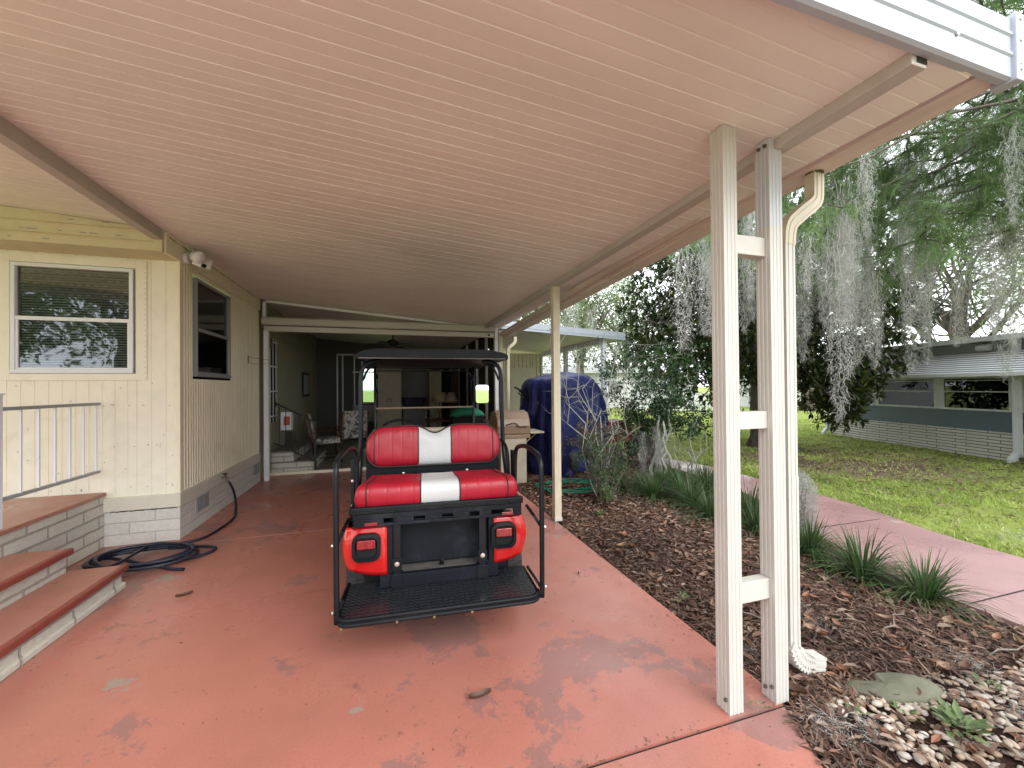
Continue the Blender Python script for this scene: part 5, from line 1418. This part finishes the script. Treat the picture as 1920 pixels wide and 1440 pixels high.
oak(3.2, 31, 11, 5, 1500, 'distant oak behind the storage shed', 54)
oak(24, 18, 10, 4.4, 1300, 'loose pale oak behind the neighbour house, farther away', 55, moss=6)
oak(20.5, 9.5, 8.5, 3.2, 900, 'oak behind the neighbour roof with sky showing through', 56, dens=.0, moss=5)
oak(-13, -16, 11, 5.5, 1200, 'oak across the street, reflected in the front window', 57, dens=-.6, lz=.3, moss=0)
oak(-25, -20, 9, 5.5, 900, 'second oak across the street, farther left', 58, dens=-.5, lz=.35, moss=0)
oak(-19, -13, 8, 5, 1500, 'low oak across the street between the two taller ones', 59, dens=-.6, lz=.32, moss=0)

# shrubs
def shrub(name, lab, base, H, R, stems, nleaf, lm, sm, L, W, seed, twigs=3, zmin=.35, spread=1., tr=.014):
    random.seed(seed); s = thing(name, lab, 'shrub', base); b = MB(); lb = MB(); tips = []
    base = Vector(base)
    for k in range(stems):
        a = R_(0, 6.28); q = Vector((cos(a) * R * R_(.3, 1) * spread, sin(a) * R * R_(.3, 1) * spread, H * R_(.7, 1)))
        lp_ = limb_path(Vector((R_(-.08, .08), R_(-.08, .08), 0)), q, .05, 6, .09); b.tube(lp_, [tr * (1 - .8 * i / 6) for i in range(7)], 5)
        for m in range(twigs):
            s_ = lp_[random.randrange(2, 7)]; q2 = s_ + Vector((R_(-1, 1) * R * .6, R_(-1, 1) * R * .6, R_(0, .5) * H * .45))
            l2 = limb_path(s_, q2, .0, 4, .12); b.tube(l2, [tr * .4 * (1 - .8 * i / 4) for i in range(5)], 4); tips += l2[1:]
            for w_ in range(2):
                s3 = l2[random.randrange(1, 5)]; q3 = s3 + rv() * R * .28; l3 = limb_path(s3, q3, 0, 2, .1); b.tube(l3, [tr * .16, tr * .12, tr * .06], 3); tips += l3
    b.build('stems', sm, s, smooth=True, fixn=False)
    if nleaf:
        for k in range(nleaf):
            p = random.choice(tips) + rv() * R_(0, L * 1.6)
            if p.z < zmin: continue
            leaf(lb, p, rv() + Vector((0, 0, .15)), Vector((0, 0, 1)) + rv() * .6, L * R_(.7, 1.2), W * R_(.8, 1.2))
        lb.build('leaves', lm, s, fixn=False)
    return s
shrub('leafy_shrub', 'open glossy green shrub right of the blue cover', (4.7, 6.6, -.03), 2.3, 1.15, 10, 5200, M['shrub'], M['twig'], .085, .04, 61, 6, .5)
shrub('leafy_shrub', 'smaller green shrub leaning over the lawn beside the mossy stems', (4.75, 5.55, -.03), 1.35, .7, 6, 2200, M['shrub'], M['lichen'], .075, .034, 62, 5, .65)
shrub('bare_shrub', 'leafless twiggy shrub in front of the blue cover', (2.80, 5.0, -.02), 2.15, .95, 9, 90, M['dryleaf'], M['lichen'], .04, .02, 63, 6, .2, tr=.011)
shrub('dead_shrub', 'withered brown shrub with curled dry leaves', (3.10, 5.45, -.02), .98, .42, 11, 2000, M['dryleaf'], M['twig'], .06, .022, 64, 5, .25, tr=.008)
shrub('wispy_shrub', 'grey green wispy shrub at the foot of the bare one', (2.72, 4.70, -.02), .85, .45, 20, 4200, M['shrub'], M['twig'], .032, .011, 65, 5, .08, tr=.005)
shrub('leafy_shrub', 'round green bush far across the lawn', (17.3, 17.5, -.05), 1.4, 1.0, 8, 1500, M['shrub'], M['twig'], .14, .06, 66, 4, .1)
shrub('seedling', 'bright yellow green seedling at the edge of the mulch', (2.60, 4.52, -.02), .26, .09, 7, 190, M['oak'], M['twig'], .06, .02, 67, 2, .02, tr=.003)
random.seed(70)
st_ = thing('mossy_stems', 'pale lichen covered bare stems standing behind the grass clumps', 'shrub', (4.3, 5.7, -.03))
b = MB()
for k in range(5):
    x, y = R_(-.14, .14), R_(-.12, .12); b.tube(limb_path((x, y, 0), (x + R_(-.22, .22), y + R_(-.1, .1), R_(.8, 1.15)), 0, 6, .07), [.03, .027, .024, .022, .018, .014, .008], 7)
b.build('stems', M['lichen'], st_, smooth=True, fixn=False)
for k in range(7): moss_at(Vector((4.3 + R_(-.3, .3), 5.7 + R_(-.2, .2), R_(.5, .95))), R_(.5, .8), 'grey moss tangled on the bare stems', 'moss tangles on the bare stems')
# mossy stump next to the ladder post
sp_ = thing('moss_covered_shrub', 'small shrub smothered in grey moss at the path edge behind the downspout', 'shrub', (3.90, 3.0, -.02))
b = MB()
for k in range(5): b.tube(limb_path((0, 0, 0), (R_(-.08, .08), R_(-.08, .08), R_(.35, .6)), 0, 4, .1), [.016, .013, .01, .008, .005], 5)
b.build('stems', M['twig'], sp_, smooth=True, fixn=False)
b = MB()
for k in range(2600):
    v = rv(); v = Vector((v.x * .14, v.y * .14, v.z * .32)) * R_(.3, 1) ** .5 + Vector((0, 0, .36)); l = R_(.03, .07)
    vs, fs = ribbon([v, v + rv() * l * .6, v + rv() * l], .004, rv()); b.add(vs, fs)
b.build('moss', M['moss'], sp_, fixn=False)

# liriope clumps
def clump_mesh(n, L, seed):
    random.seed(seed); b = MB()
    for k in range(n):
        a = R_(0, 6.28); r0 = R_(0, .06); out = R_(.15, 1.); l = L * R_(.6, 1.1)
        d = Vector((cos(a), sin(a), 0)); p = Vector((cos(a) * r0, sin(a) * r0, 0)); pts = []
        for i in range(6):
            f = i / 5; pts.append(p + d * (out * l * (f ** 1.35) * .95) + Vector((0, 0, l * (f * (1.3 - .55 * out) - .85 * out * f ** 2.6) * .9)))
        vs, fs = ribbon(pts, R_(.006, .012), d.cross(Vector((0, 0, 1))) + rv() * .2); b.add(vs, fs)
    return b
cl = []
for i, (n, L) in enumerate(((230, .52), (190, .46), (260, .56))):
    cb_ = clump_mesh(n, L, 80 + i); me = bpy.data.meshes.new('blades'); me.from_pydata([tuple(p) for p in cb_.v], [], cb_.f); me.materials.append(M['blade']); cl.append(me)
random.seed(90)
CP = [(3.60, 2.70, 1.2, 'tall spiky grass clump by the path, nearest the moss covered shrub'), (3.52, 2.22, 1.35, 'wide dark green grass clump drooping over the path edge'), (3.58, 1.88, 1.05, 'low grass clump at the near end of the bed, blades on the path')]
for x, y, s_ in ((3.15, 5.1, 1.1), (3.5, 5.0, 1.25), (3.85, 5.0, 1.2), (3.35, 4.6, 1.25), (3.75, 4.5, 1.35), (4.15, 4.5, 1.3), (3.55, 4.1, 1.25), (3.95, 3.95, 1.35), (3.45, 3.7, 1.1), (3.8, 3.5, 1.25), (4.1, 3.4, 1.1), (3.6, 3.25, 1.0), (4.45, 4.9, 1.2), (4.25, 5.3, 1.2)):
    CP.append((x, y, s_, None))
for i, (x, y, s_, lab) in enumerate(CP):
    o = bpy.data.objects.new('grass_clump', cl[i % 3]); COL.objects.link(o); o.location = (x, y, bed_z(x, y) - .01); o.rotation_euler = (0, 0, R_(0, 6)); o.scale = (s_, s_, s_ * R_(.68, .85))
    setp(o, lab or 'dark strappy grass clump in the row along the back of the mulch bed', 'grass clump', None if lab else 'grass clumps along the mulch bed')

# ------------------------------------------------------------------ mulch, leaves, pebbles, turf
random.seed(100)
def in_bed(x, y):
    if y > 7.2 or y < .2: return False
    xl = 1.80 if y > 1.42 else (1.60 + .5 * max(0, (y - 1.17)) if y > 1.0 else 1.55)
    if x < xl + .01: return False
    return x < path_left(y) - .02
b = MB(); k = 0
while k < 36000:
    y = R_(.5, 7.2); x = R_(1.56, 4.4)
    dd = sqrt(x * x + y * y)
    if random.random() > min(1, (2.6 / dd) ** 1.3): continue
    if not in_bed(x, y): continue
    if y < 1.36 - .0 * x and x > 1.85 and noise.noise(Vector((x * 3, y * 3, 0))) > -.35 and y < 1.32: 
        if random.random() < .9: continue
    a = R_(0, pi); d = Vector((cos(a), sin(a), R_(-.25, .25))); L = R_(.018, .085) * (1.1 if y > 3 else 1); w = R_(.0014, .0065)
    s_ = Vector((-sin(a), cos(a), R_(-.4, .4))) * w; p = Vector((x, y, bed_z(x, y) + R_(.002, .03)))
    mid = p + d * L * .5 + Vector((0, 0, R_(0, .006)))
    b.add([p - s_, p + s_, mid + s_ * .9, mid - s_ * .9, p + d * L + s_ * .5, p + d * L - s_ * .5], [(0, 1, 2, 3), (3, 2, 4, 5)]); k += 1
o = b.build('mulch_chips', M['chip'], kind='stuff', fixn=False); setp(o, 'dark shredded bark mulch covering the bed', 'mulch')
b = MB(); k = 0
while k < 7000:
    y = R_(.9, 7.2); x = R_(1.7, 4.4)
    if not in_bed(x, y): continue
    if y < 2.2 and random.random() < .6: continue
    a = R_(0, 2 * pi); L = R_(.03, .085); W = L * R_(.3, .5); p = Vector((x, y, bed_z(x, y) + R_(.008, .04))); d = Vector((cos(a), sin(a), R_(-.3, .3))); s_ = Vector((-sin(a), cos(a), R_(-.3, .3))); u_ = Vector((0, 0, 1)) * W * R_(.1, .4)
    b.add([p, p + d * L * .35 - s_ * W * .5 + u_, p + d * L * .75 - s_ * W * .36 + u_, p + d * L, p + d * L * .75 + s_ * W * .36 + u_, p + d * L * .35 + s_ * W * .5 + u_], [(0, 1, 2, 3), (0, 3, 4, 5)]); k += 1
o = b.build('leaf_litter', M['litter'], kind='stuff', fixn=False); setp(o, 'brown leaf litter scattered through the mulch', 'leaf litter')
b2 = MB(); st8 = random.getstate(); random.seed(77)
for k in range(420):
    m = random.random()
    if m < .35: x, y = R_(-1.9, 1.75), R_(.7, 4.6)
    elif m < .7: x, y = 1.78 - abs(random.gauss(0, .10)), R_(1.5, 6)
    elif m < .85: x, y = R_(.2, 1.75), 1.47 + random.gauss(0, .02)
    else: x, y = -1.9 + abs(random.gauss(0, .06)), R_(2.0, 7)
    if x < -1.88 and y < 3.9: continue
    a = R_(0, 6.28); L = R_(.004, .016) * (1.8 if random.random() < .1 else 1); w_ = R_(.001, .004); d = Vector((cos(a), sin(a), R_(0, .15))) * L; s_ = Vector((-sin(a), cos(a), 0)) * w_; p = Vector((x, y, .0025))
    b2.add([p - s_, p + s_, p + d + s_ * .4, p + d - s_ * .4], [(0, 1, 2, 3)])
random.setstate(st8)
o = b2.build('slab_debris', M['litter'], kind='stuff', fixn=False); setp(o, 'small dry bits blown over the red slab', 'debris')
# moss wisps & twigs lying on the bed
b = MB()
for (cx, cy_, rr, n) in ((1.83, 1.30, .10, 170), (1.95, 1.22, .09, 110), (2.72, 1.02, .14, 300), (2.55, 1.95, .22, 240), (1.9, 1.85, .12, 140), (5.95, 2.35, .35, 500), (2.9, 1.35, .12, 160), (1.72, 1.05, .08, 100), (1.80, .85, .12, 130)):
    for k in range(n):
        p = Vector((cx + random.gauss(0, rr * .5), cy_ + random.gauss(0, rr * .5), (bed_z(cx, cy_) if cx < 4 else -.05) + R_(.01, .045))); l = R_(.03, .08)
        vs, fs = ribbon([p, p + Vector((R_(-1, 1), R_(-1, 1), R_(-.1, .3))) * l * .5, p + Vector((R_(-1, 1), R_(-1, 1), R_(-.1, .1))) * l], .0022, (R_(-1, 1), R_(-1, 1), .2)); b.add(vs, fs)
o = b.build('moss_wisps', M['moss'], kind='stuff', fixn=False); setp(o, 'grey moss wisps dropped on the bed and lawn', 'moss')
for i, (x, y, a, L) in enumerate(((2.72, 1.62, .3, .45), (3.1, 1.35, -.1, .5), (2.25, 1.98, 2.2, .3), (3.35, 1.75, .9, .3))):
    b = MB(); z = bed_z(x, y) + .035; b.tube(limb_path((x, y, z), (x + L * cos(a), y + L * sin(a), z + .01), .02, 5, .06), [.006, .005, .005, .004, .003, .002], 5)
    o = b.build('fallen_twig', M['twig'], origin=(x, y, z), smooth=True, fixn=False)
    setp(o, ['thin pale twig in the mulch near the grass clump', 'longest bare twig lying across the near mulch', 'short forked twig near the foot of the downspout', 'twig lying by the edge of the pink path'][i], 'twig')
lv = []
for i in range(5):
    lb = dead_leaf(R_(.09, .13), R_(.035, .055), R_(.15, .5)); me = bpy.data.meshes.new('fallen_leaf'); me.from_pydata(lb.v, [], lb.f)
    me.materials.append(M['leaforange'] if i in (0, 3) else (M['leafbrown'] if i in (1,) else mat('tan_dead_leaf%d' % i, (.26, .16, .10), .5, var=.3, vs=20, bump=.4, bs=40)))
    me.polygons.foreach_set('use_smooth', [True] * len(me.polygons)); lv.append(me)
k = 0
spots = [(2.42, 2.18), (2.52, 2.20), (2.58, 2.10), (2.42, 1.83), (2.62, 1.80), (2.80, 2.07), (2.92, 1.98), (2.72, 1.36), (2.82, 1.32), (2.08, 1.42), (2.25, 1.52), (2.0, 1.22), (3.4, 1.45), (3.3, 1.62)]
while len(spots) < 95:
    y = R_(1.3, 5.5); x = R_(1.85, 4.2)
    if in_bed(x, y): spots.append((x, y))
for i, (x, y) in enumerate(spots):
    o = bpy.data.objects.new('fallen_leaf', lv[(0 if i < 5 else random.randrange(5))]); COL.objects.link(o)
    o.location = (x, y, bed_z(x, y) + R_(.022, .038)); o.rotation_euler = (R_(-.3, .3), R_(-.3, .3), R_(0, 6.28)); sc_ = R_(.65, 1.05) * (1 if i > 13 else .95); o.scale = (sc_, sc_, sc_)
    setp(o, 'curled dead magnolia leaf lying on the mulch bed', 'leaf', 'dead leaves on the mulch bed')
# pebbles
random.seed(110)
import bmesh
pv = []
for i in range(6):
    bm = bmesh.new(); bmesh.ops.create_icosphere(bm, subdivisions=2, radius=1)
    sx, sy, sz = R_(.85, 1.15), R_(.6, .8), R_(.38, .55)
    for v_ in bm.verts:
        n_ = 1 + .16 * noise.noise(v_.co * 1.1 + Vector((i * 7, 0, 0))); v_.co = Vector((v_.co.x * sx, v_.co.y * sy, v_.co.z * sz)) * n_
    me = bpy.data.meshes.new('pebble'); bm.to_mesh(me); bm.free(); me.polygons.foreach_set('use_smooth', [True] * len(me.polygons)); pv.append(me)
def pebmat(name, c): return mat(name, c, .45, var=.25, vs=30, bump=.15, bs=60, grime=.3, gs=20)
pm = [pebmat('pebble_cream', (.44, .38, .30)), pebmat('pebble_white', (.50, .48, .43)), pebmat('pebble_tan', (.32, .23, .16)), pebmat('pebble_rust', (.30, .17, .11)), pebmat('pebble_grey', (.28, .27, .25)), pebmat('pebble_buff', (.40, .31, .22))]
for i, me in enumerate(pv): me.materials.append(pm[i])
allp = []; tries = 0
while len(allp) < 2900 and tries < 160000:
    tries += 1
    y = R_(-.2, 1.42); x = R_(1.62, 3.65)
    lim = 1.40 - .10 * (x - 2) - .03 * sin(x * 9)
    if y > lim or not (y > 1.1 or x > 1.66): continue
    if x < 1.66 + .28 * (y > 1.1): continue
    if x < 1.60 + (1.42 - y) * -.1 + .08: continue
    r = R_(.010, .025)
    if all((x - q[0]) ** 2 + (y - q[1]) ** 2 > (r + q[2]) ** 2 * .42 for q in allp[-700:]): allp.append((x, y, r))
allp.sort(key=lambda q: q[0] ** 2 + q[1] ** 2 * 1. if q[1] > .3 else 99)
stuff = MB()
for i, (x, y, r) in enumerate(allp):
    z = max(bed_z(x, y), -.03) + r * .35 + R_(0, .012)
    if i < 300:
        o = bpy.data.objects.new('pebble', pv[random.randrange(6)]); COL.objects.link(o); o.location = (x, y, z); o.rotation_euler = (R_(-.3, .3), R_(-.3, .3), R_(0, 6.28)); o.scale = (r, r, r)
        setp(o, 'rounded river pebble in the gravel at the corner of the bed', 'pebble', 'river pebbles')
    else:
        me = pv[i % 6]; a = R_(0, 6.28); ca, sa = cos(a), sin(a)
        stuff.add([(x + r * (v_.co.x * ca - v_.co.y * sa), y + r * (v_.co.x * sa + v_.co.y * ca), z + r * v_.co.z) for v_ in me.vertices], [tuple(p_.vertices) for p_ in me.polygons])
o = stuff.build('river_pebbles', M['pebble'], smooth=True, kind='stuff', fixn=False); setp(o, 'mixed river pebbles filling the corner of the bed', 'pebbles')
# flat mossy stone
b = MB(); poly = [(-.20, -.04), (-.14, .06), (-.02, .05), (.04, .10), (.19, .06), (.24, -.02), (.12, -.08), (-.06, -.07)]
for j, (sc2, zz2) in enumerate(((1, 0), (1, .02), (.9, .036), (.7, .045), (.4, .048))):
    pass
P2 = cat([(p[0], p[1], 0) for p in poly], 5, True)
rings = []
for sc2, zz2 in ((1, -.02), (1.02, .008), (.94, .026), (.78, .036), (.5, .040), (.2, .043), (.01, .043)):
    rings.append([(p.x * sc2 + .01 * noise.noise(Vector((p.x * 20, p.y * 20, sc2))), p.y * sc2, zz2 + .012 * noise.noise(Vector((p.x * 14 * sc2, p.y * 14 * sc2, 2)))) for p in P2 + [P2[0]]])
b.grid(rings); o = b.build('flat_stone', M['stone'], smooth=True); o.location = (2.30, 1.36, bed_z(2.3, 1.36) + .0); o.rotation_euler = (.1, -.12, -.35); setp(o, 'flat greenish mossy stone between the mulch and the pebbles', 'stone')
# little weeds
def weed(loc, n, L, lab, seed, m=None):
    random.seed(seed); b = MB()
    for k in range(n):
        a = R_(0, 6.28); d = Vector((cos(a), sin(a), R_(.1, .9))); p = Vector((R_(-.02, .02), R_(-.02, .02), R_(0, .02)))
        l = L * R_(.5, 1); leaf(b, p + d * l * .35, d, Vector((0, 0, 1)), l * .6, l * .28)
    o = b.build('weed', m or M['oak'], fixn=False); o.location = loc; setp(o, lab, 'weed')
weed((2.30, 1.10, .03), 60, .12, 'leafy green weed growing among the pebbles', 1)
weed((1.62, 1.46, .0), 14, .05, 'tiny weed sprouting from the slab joint by the post', 2)
weed((2.02, 1.32, .0), 14, .06, 'small pale weed near the slab corner', 3)
weed((2.75, 1.20, .03), 16, .07, 'small weed at the back of the pebbles', 4)
weed((1.95, 2.35, .0), 14, .08, 'green weed at the slab edge seen left of the ladder post', 5)
weed((2.35, 4.2, .0), 30, .10, 'low weed in the mulch near the single post', 6)
weed((2.18, 1.22, .03), 12, .07, 'little sprout between two pebbles left of the leafy weed', 7)

# turf
random.seed(120)
def on_path(x, y):
    xl = path_left(y); xr = 5.25
    for i in range(len(pr) - 1):
        if pr[i].y <= y <= pr[i + 1].y: xr = pr[i].x; break
    return y < 7.6 and xl - .05 < x < xr + .06
b = MB(); k = 0
hd_ = Vector((-.301, -.954)); hn = Vector((.954, -.301))
while k < 70000:
    r = 3.5 * (22 / 3.5) ** R_(0, 1); a = R_(radians(5), radians(92)); x, y = r * sin(a), r * cos(a)
    if y < .2 or on_path(x, y) or x < 4.3 and y < 7.4 or x < 2.5: continue
    if x < path_left(min(max(y, 0), 7.4)): continue
    q = Vector((x - 13.09, y - 9.06)); 
    if q.dot(hn) > -.02 and q.dot(hd_) > -.2: continue
    nz = noise.noise(Vector((x * .55, y * .55, 2))) + .4 * noise.noise(Vector((x * 2.2, y * 2.2, 5)))
    dm = sqrt((x - 8.9) ** 2 + (y - 5.9) ** 2)
    if nz < -.30 + (.55 if dm < 1.6 else .55 * max(0, 1 - (dm - 1.6) / 2)) and random.random() < .8: continue
    g = 1 + r * .08; h = R_(.018, .05) * (1 + r * .03); w = R_(.004, .009) * g; a2 = R_(0, 6.28); z = -.06
    p = Vector((x, y, z)); s_ = Vector((cos(a2), sin(a2), 0)) * w; t_ = Vector((R_(-1, 1), R_(-1, 1), 0)) * h * .8
    b.add([p - s_, p + s_, p + s_ * .6 + t_ * .4 + Vector((0, 0, h * .7)), p + t_ + Vector((0, 0, h))], [(0, 1, 2, 3)]); k += 1
o = b.build('lawn_grass', M['turf'], kind='stuff', fixn=False); setp(o, 'patchy yellow green lawn grass', 'grass')
b = MB(); k = 0
while k < 2600:
    x, y = 9.2 + random.gauss(0, 2.2), 6.0 + random.gauss(0, 1.8)
    q = Vector((x - 13.09, y - 9.06))
    if x < 5.8 or q.dot(hn) > -.03: continue
    a = R_(0, 6.28); L = R_(.05, .11); p = Vector((x, y, -.05 + R_(0, .03))); d = Vector((cos(a), sin(a), R_(-.2, .3))); leaf(b, p, d, Vector((0, 0, 1)), L, L * .45, .3); k += 1
o = b.build('magnolia_litter', M['litter'], kind='stuff', fixn=False); setp(o, 'dead leaves lying under the magnolia', 'leaf litter')

# ------------------------------------------------------------------ world, sun, camera
SE, SR = radians(36), radians(158)
w = bpy.data.worlds.new('World'); sc.world = w; w.use_nodes = True; nt = w.node_tree; nt.nodes.clear()
out = nt.nodes.new('ShaderNodeOutputWorld'); bg = nt.nodes.new('ShaderNodeBackground'); sky = nt.nodes.new('ShaderNodeTexSky')
sky.sky_type = 'NISHITA'; sky.sun_disc = False; sky.sun_elevation = SE; sky.sun_rotation = SR; sky.air_density = 1.2; sky.dust_density = 2.5
tc = nt.nodes.new('ShaderNodeTexCoord'); ns = nt.nodes.new('ShaderNodeTexNoise'); ns.inputs['Scale'].default_value = 2.3; ns.inputs['Detail'].default_value = 7; ns.inputs['Roughness'].default_value = .6
rp = nt.nodes.new('ShaderNodeValToRGB'); rp.color_ramp.elements[0].position = .36; rp.color_ramp.elements[0].color = (.55, .55, .55, 1); rp.color_ramp.elements[1].position = .55; rp.color_ramp.elements[1].color = (1, 1, 1, 1)
mx = nt.nodes.new('ShaderNodeMix'); mx.data_type = 'RGBA'; mx.inputs[7].default_value = (SKYV * .97, SKYV, SKYV * 1.04, 1)
nt.links.new(tc.outputs['Generated'], ns.inputs['Vector']); nt.links.new(ns.outputs[0], rp.inputs[0]); nt.links.new(rp.outputs[0], mx.inputs[0]); nt.links.new(sky.outputs[0], mx.inputs[6])
nt.links.new(mx.outputs[2], bg.inputs[0]); bg.inputs[1].default_value = .15; nt.links.new(bg.outputs[0], out.inputs[0])
sl = bpy.data.lights.new('sun', 'SUN'); sl.energy = 2.0; sl.angle = radians(32); sl.color = (1, .96, .9)
so = bpy.data.objects.new('sun', sl); COL.objects.link(so)
dv = Vector((sin(SR) * cos(SE), cos(SR) * cos(SE), sin(SE)))
so.rotation_euler = dv.to_track_quat('Z', 'Y').to_euler()
sc.view_settings.view_transform = 'Standard'; sc.view_settings.look = 'None'; sc.view_settings.exposure = 0; sc.view_settings.gamma = 1
cam = bpy.data.cameras.new('camera'); co = bpy.data.objects.new('camera', cam); COL.objects.link(co); sc.camera = co
cam.lens = 760 / 1920 * 36; cam.sensor_width = 36; cam.clip_start = .05; cam.clip_end = 1500
YAW, PT, RL = radians(17.1), radians(.45), radians(.5)
fw = Vector((sin(YAW) * cos(PT), cos(YAW) * cos(PT), sin(PT))); r0 = Vector((cos(YAW), -sin(YAW), 0)); u0 = r0.cross(fw)
rt = r0 * cos(RL) - u0 * sin(RL); up = u0 * cos(RL) + r0 * sin(RL)
from mathutils import Matrix
mt_ = Matrix((rt, up, -fw)).transposed().to_4x4(); mt_.translation = Vector((0, 0, 1.5)); co.matrix_world = mt_
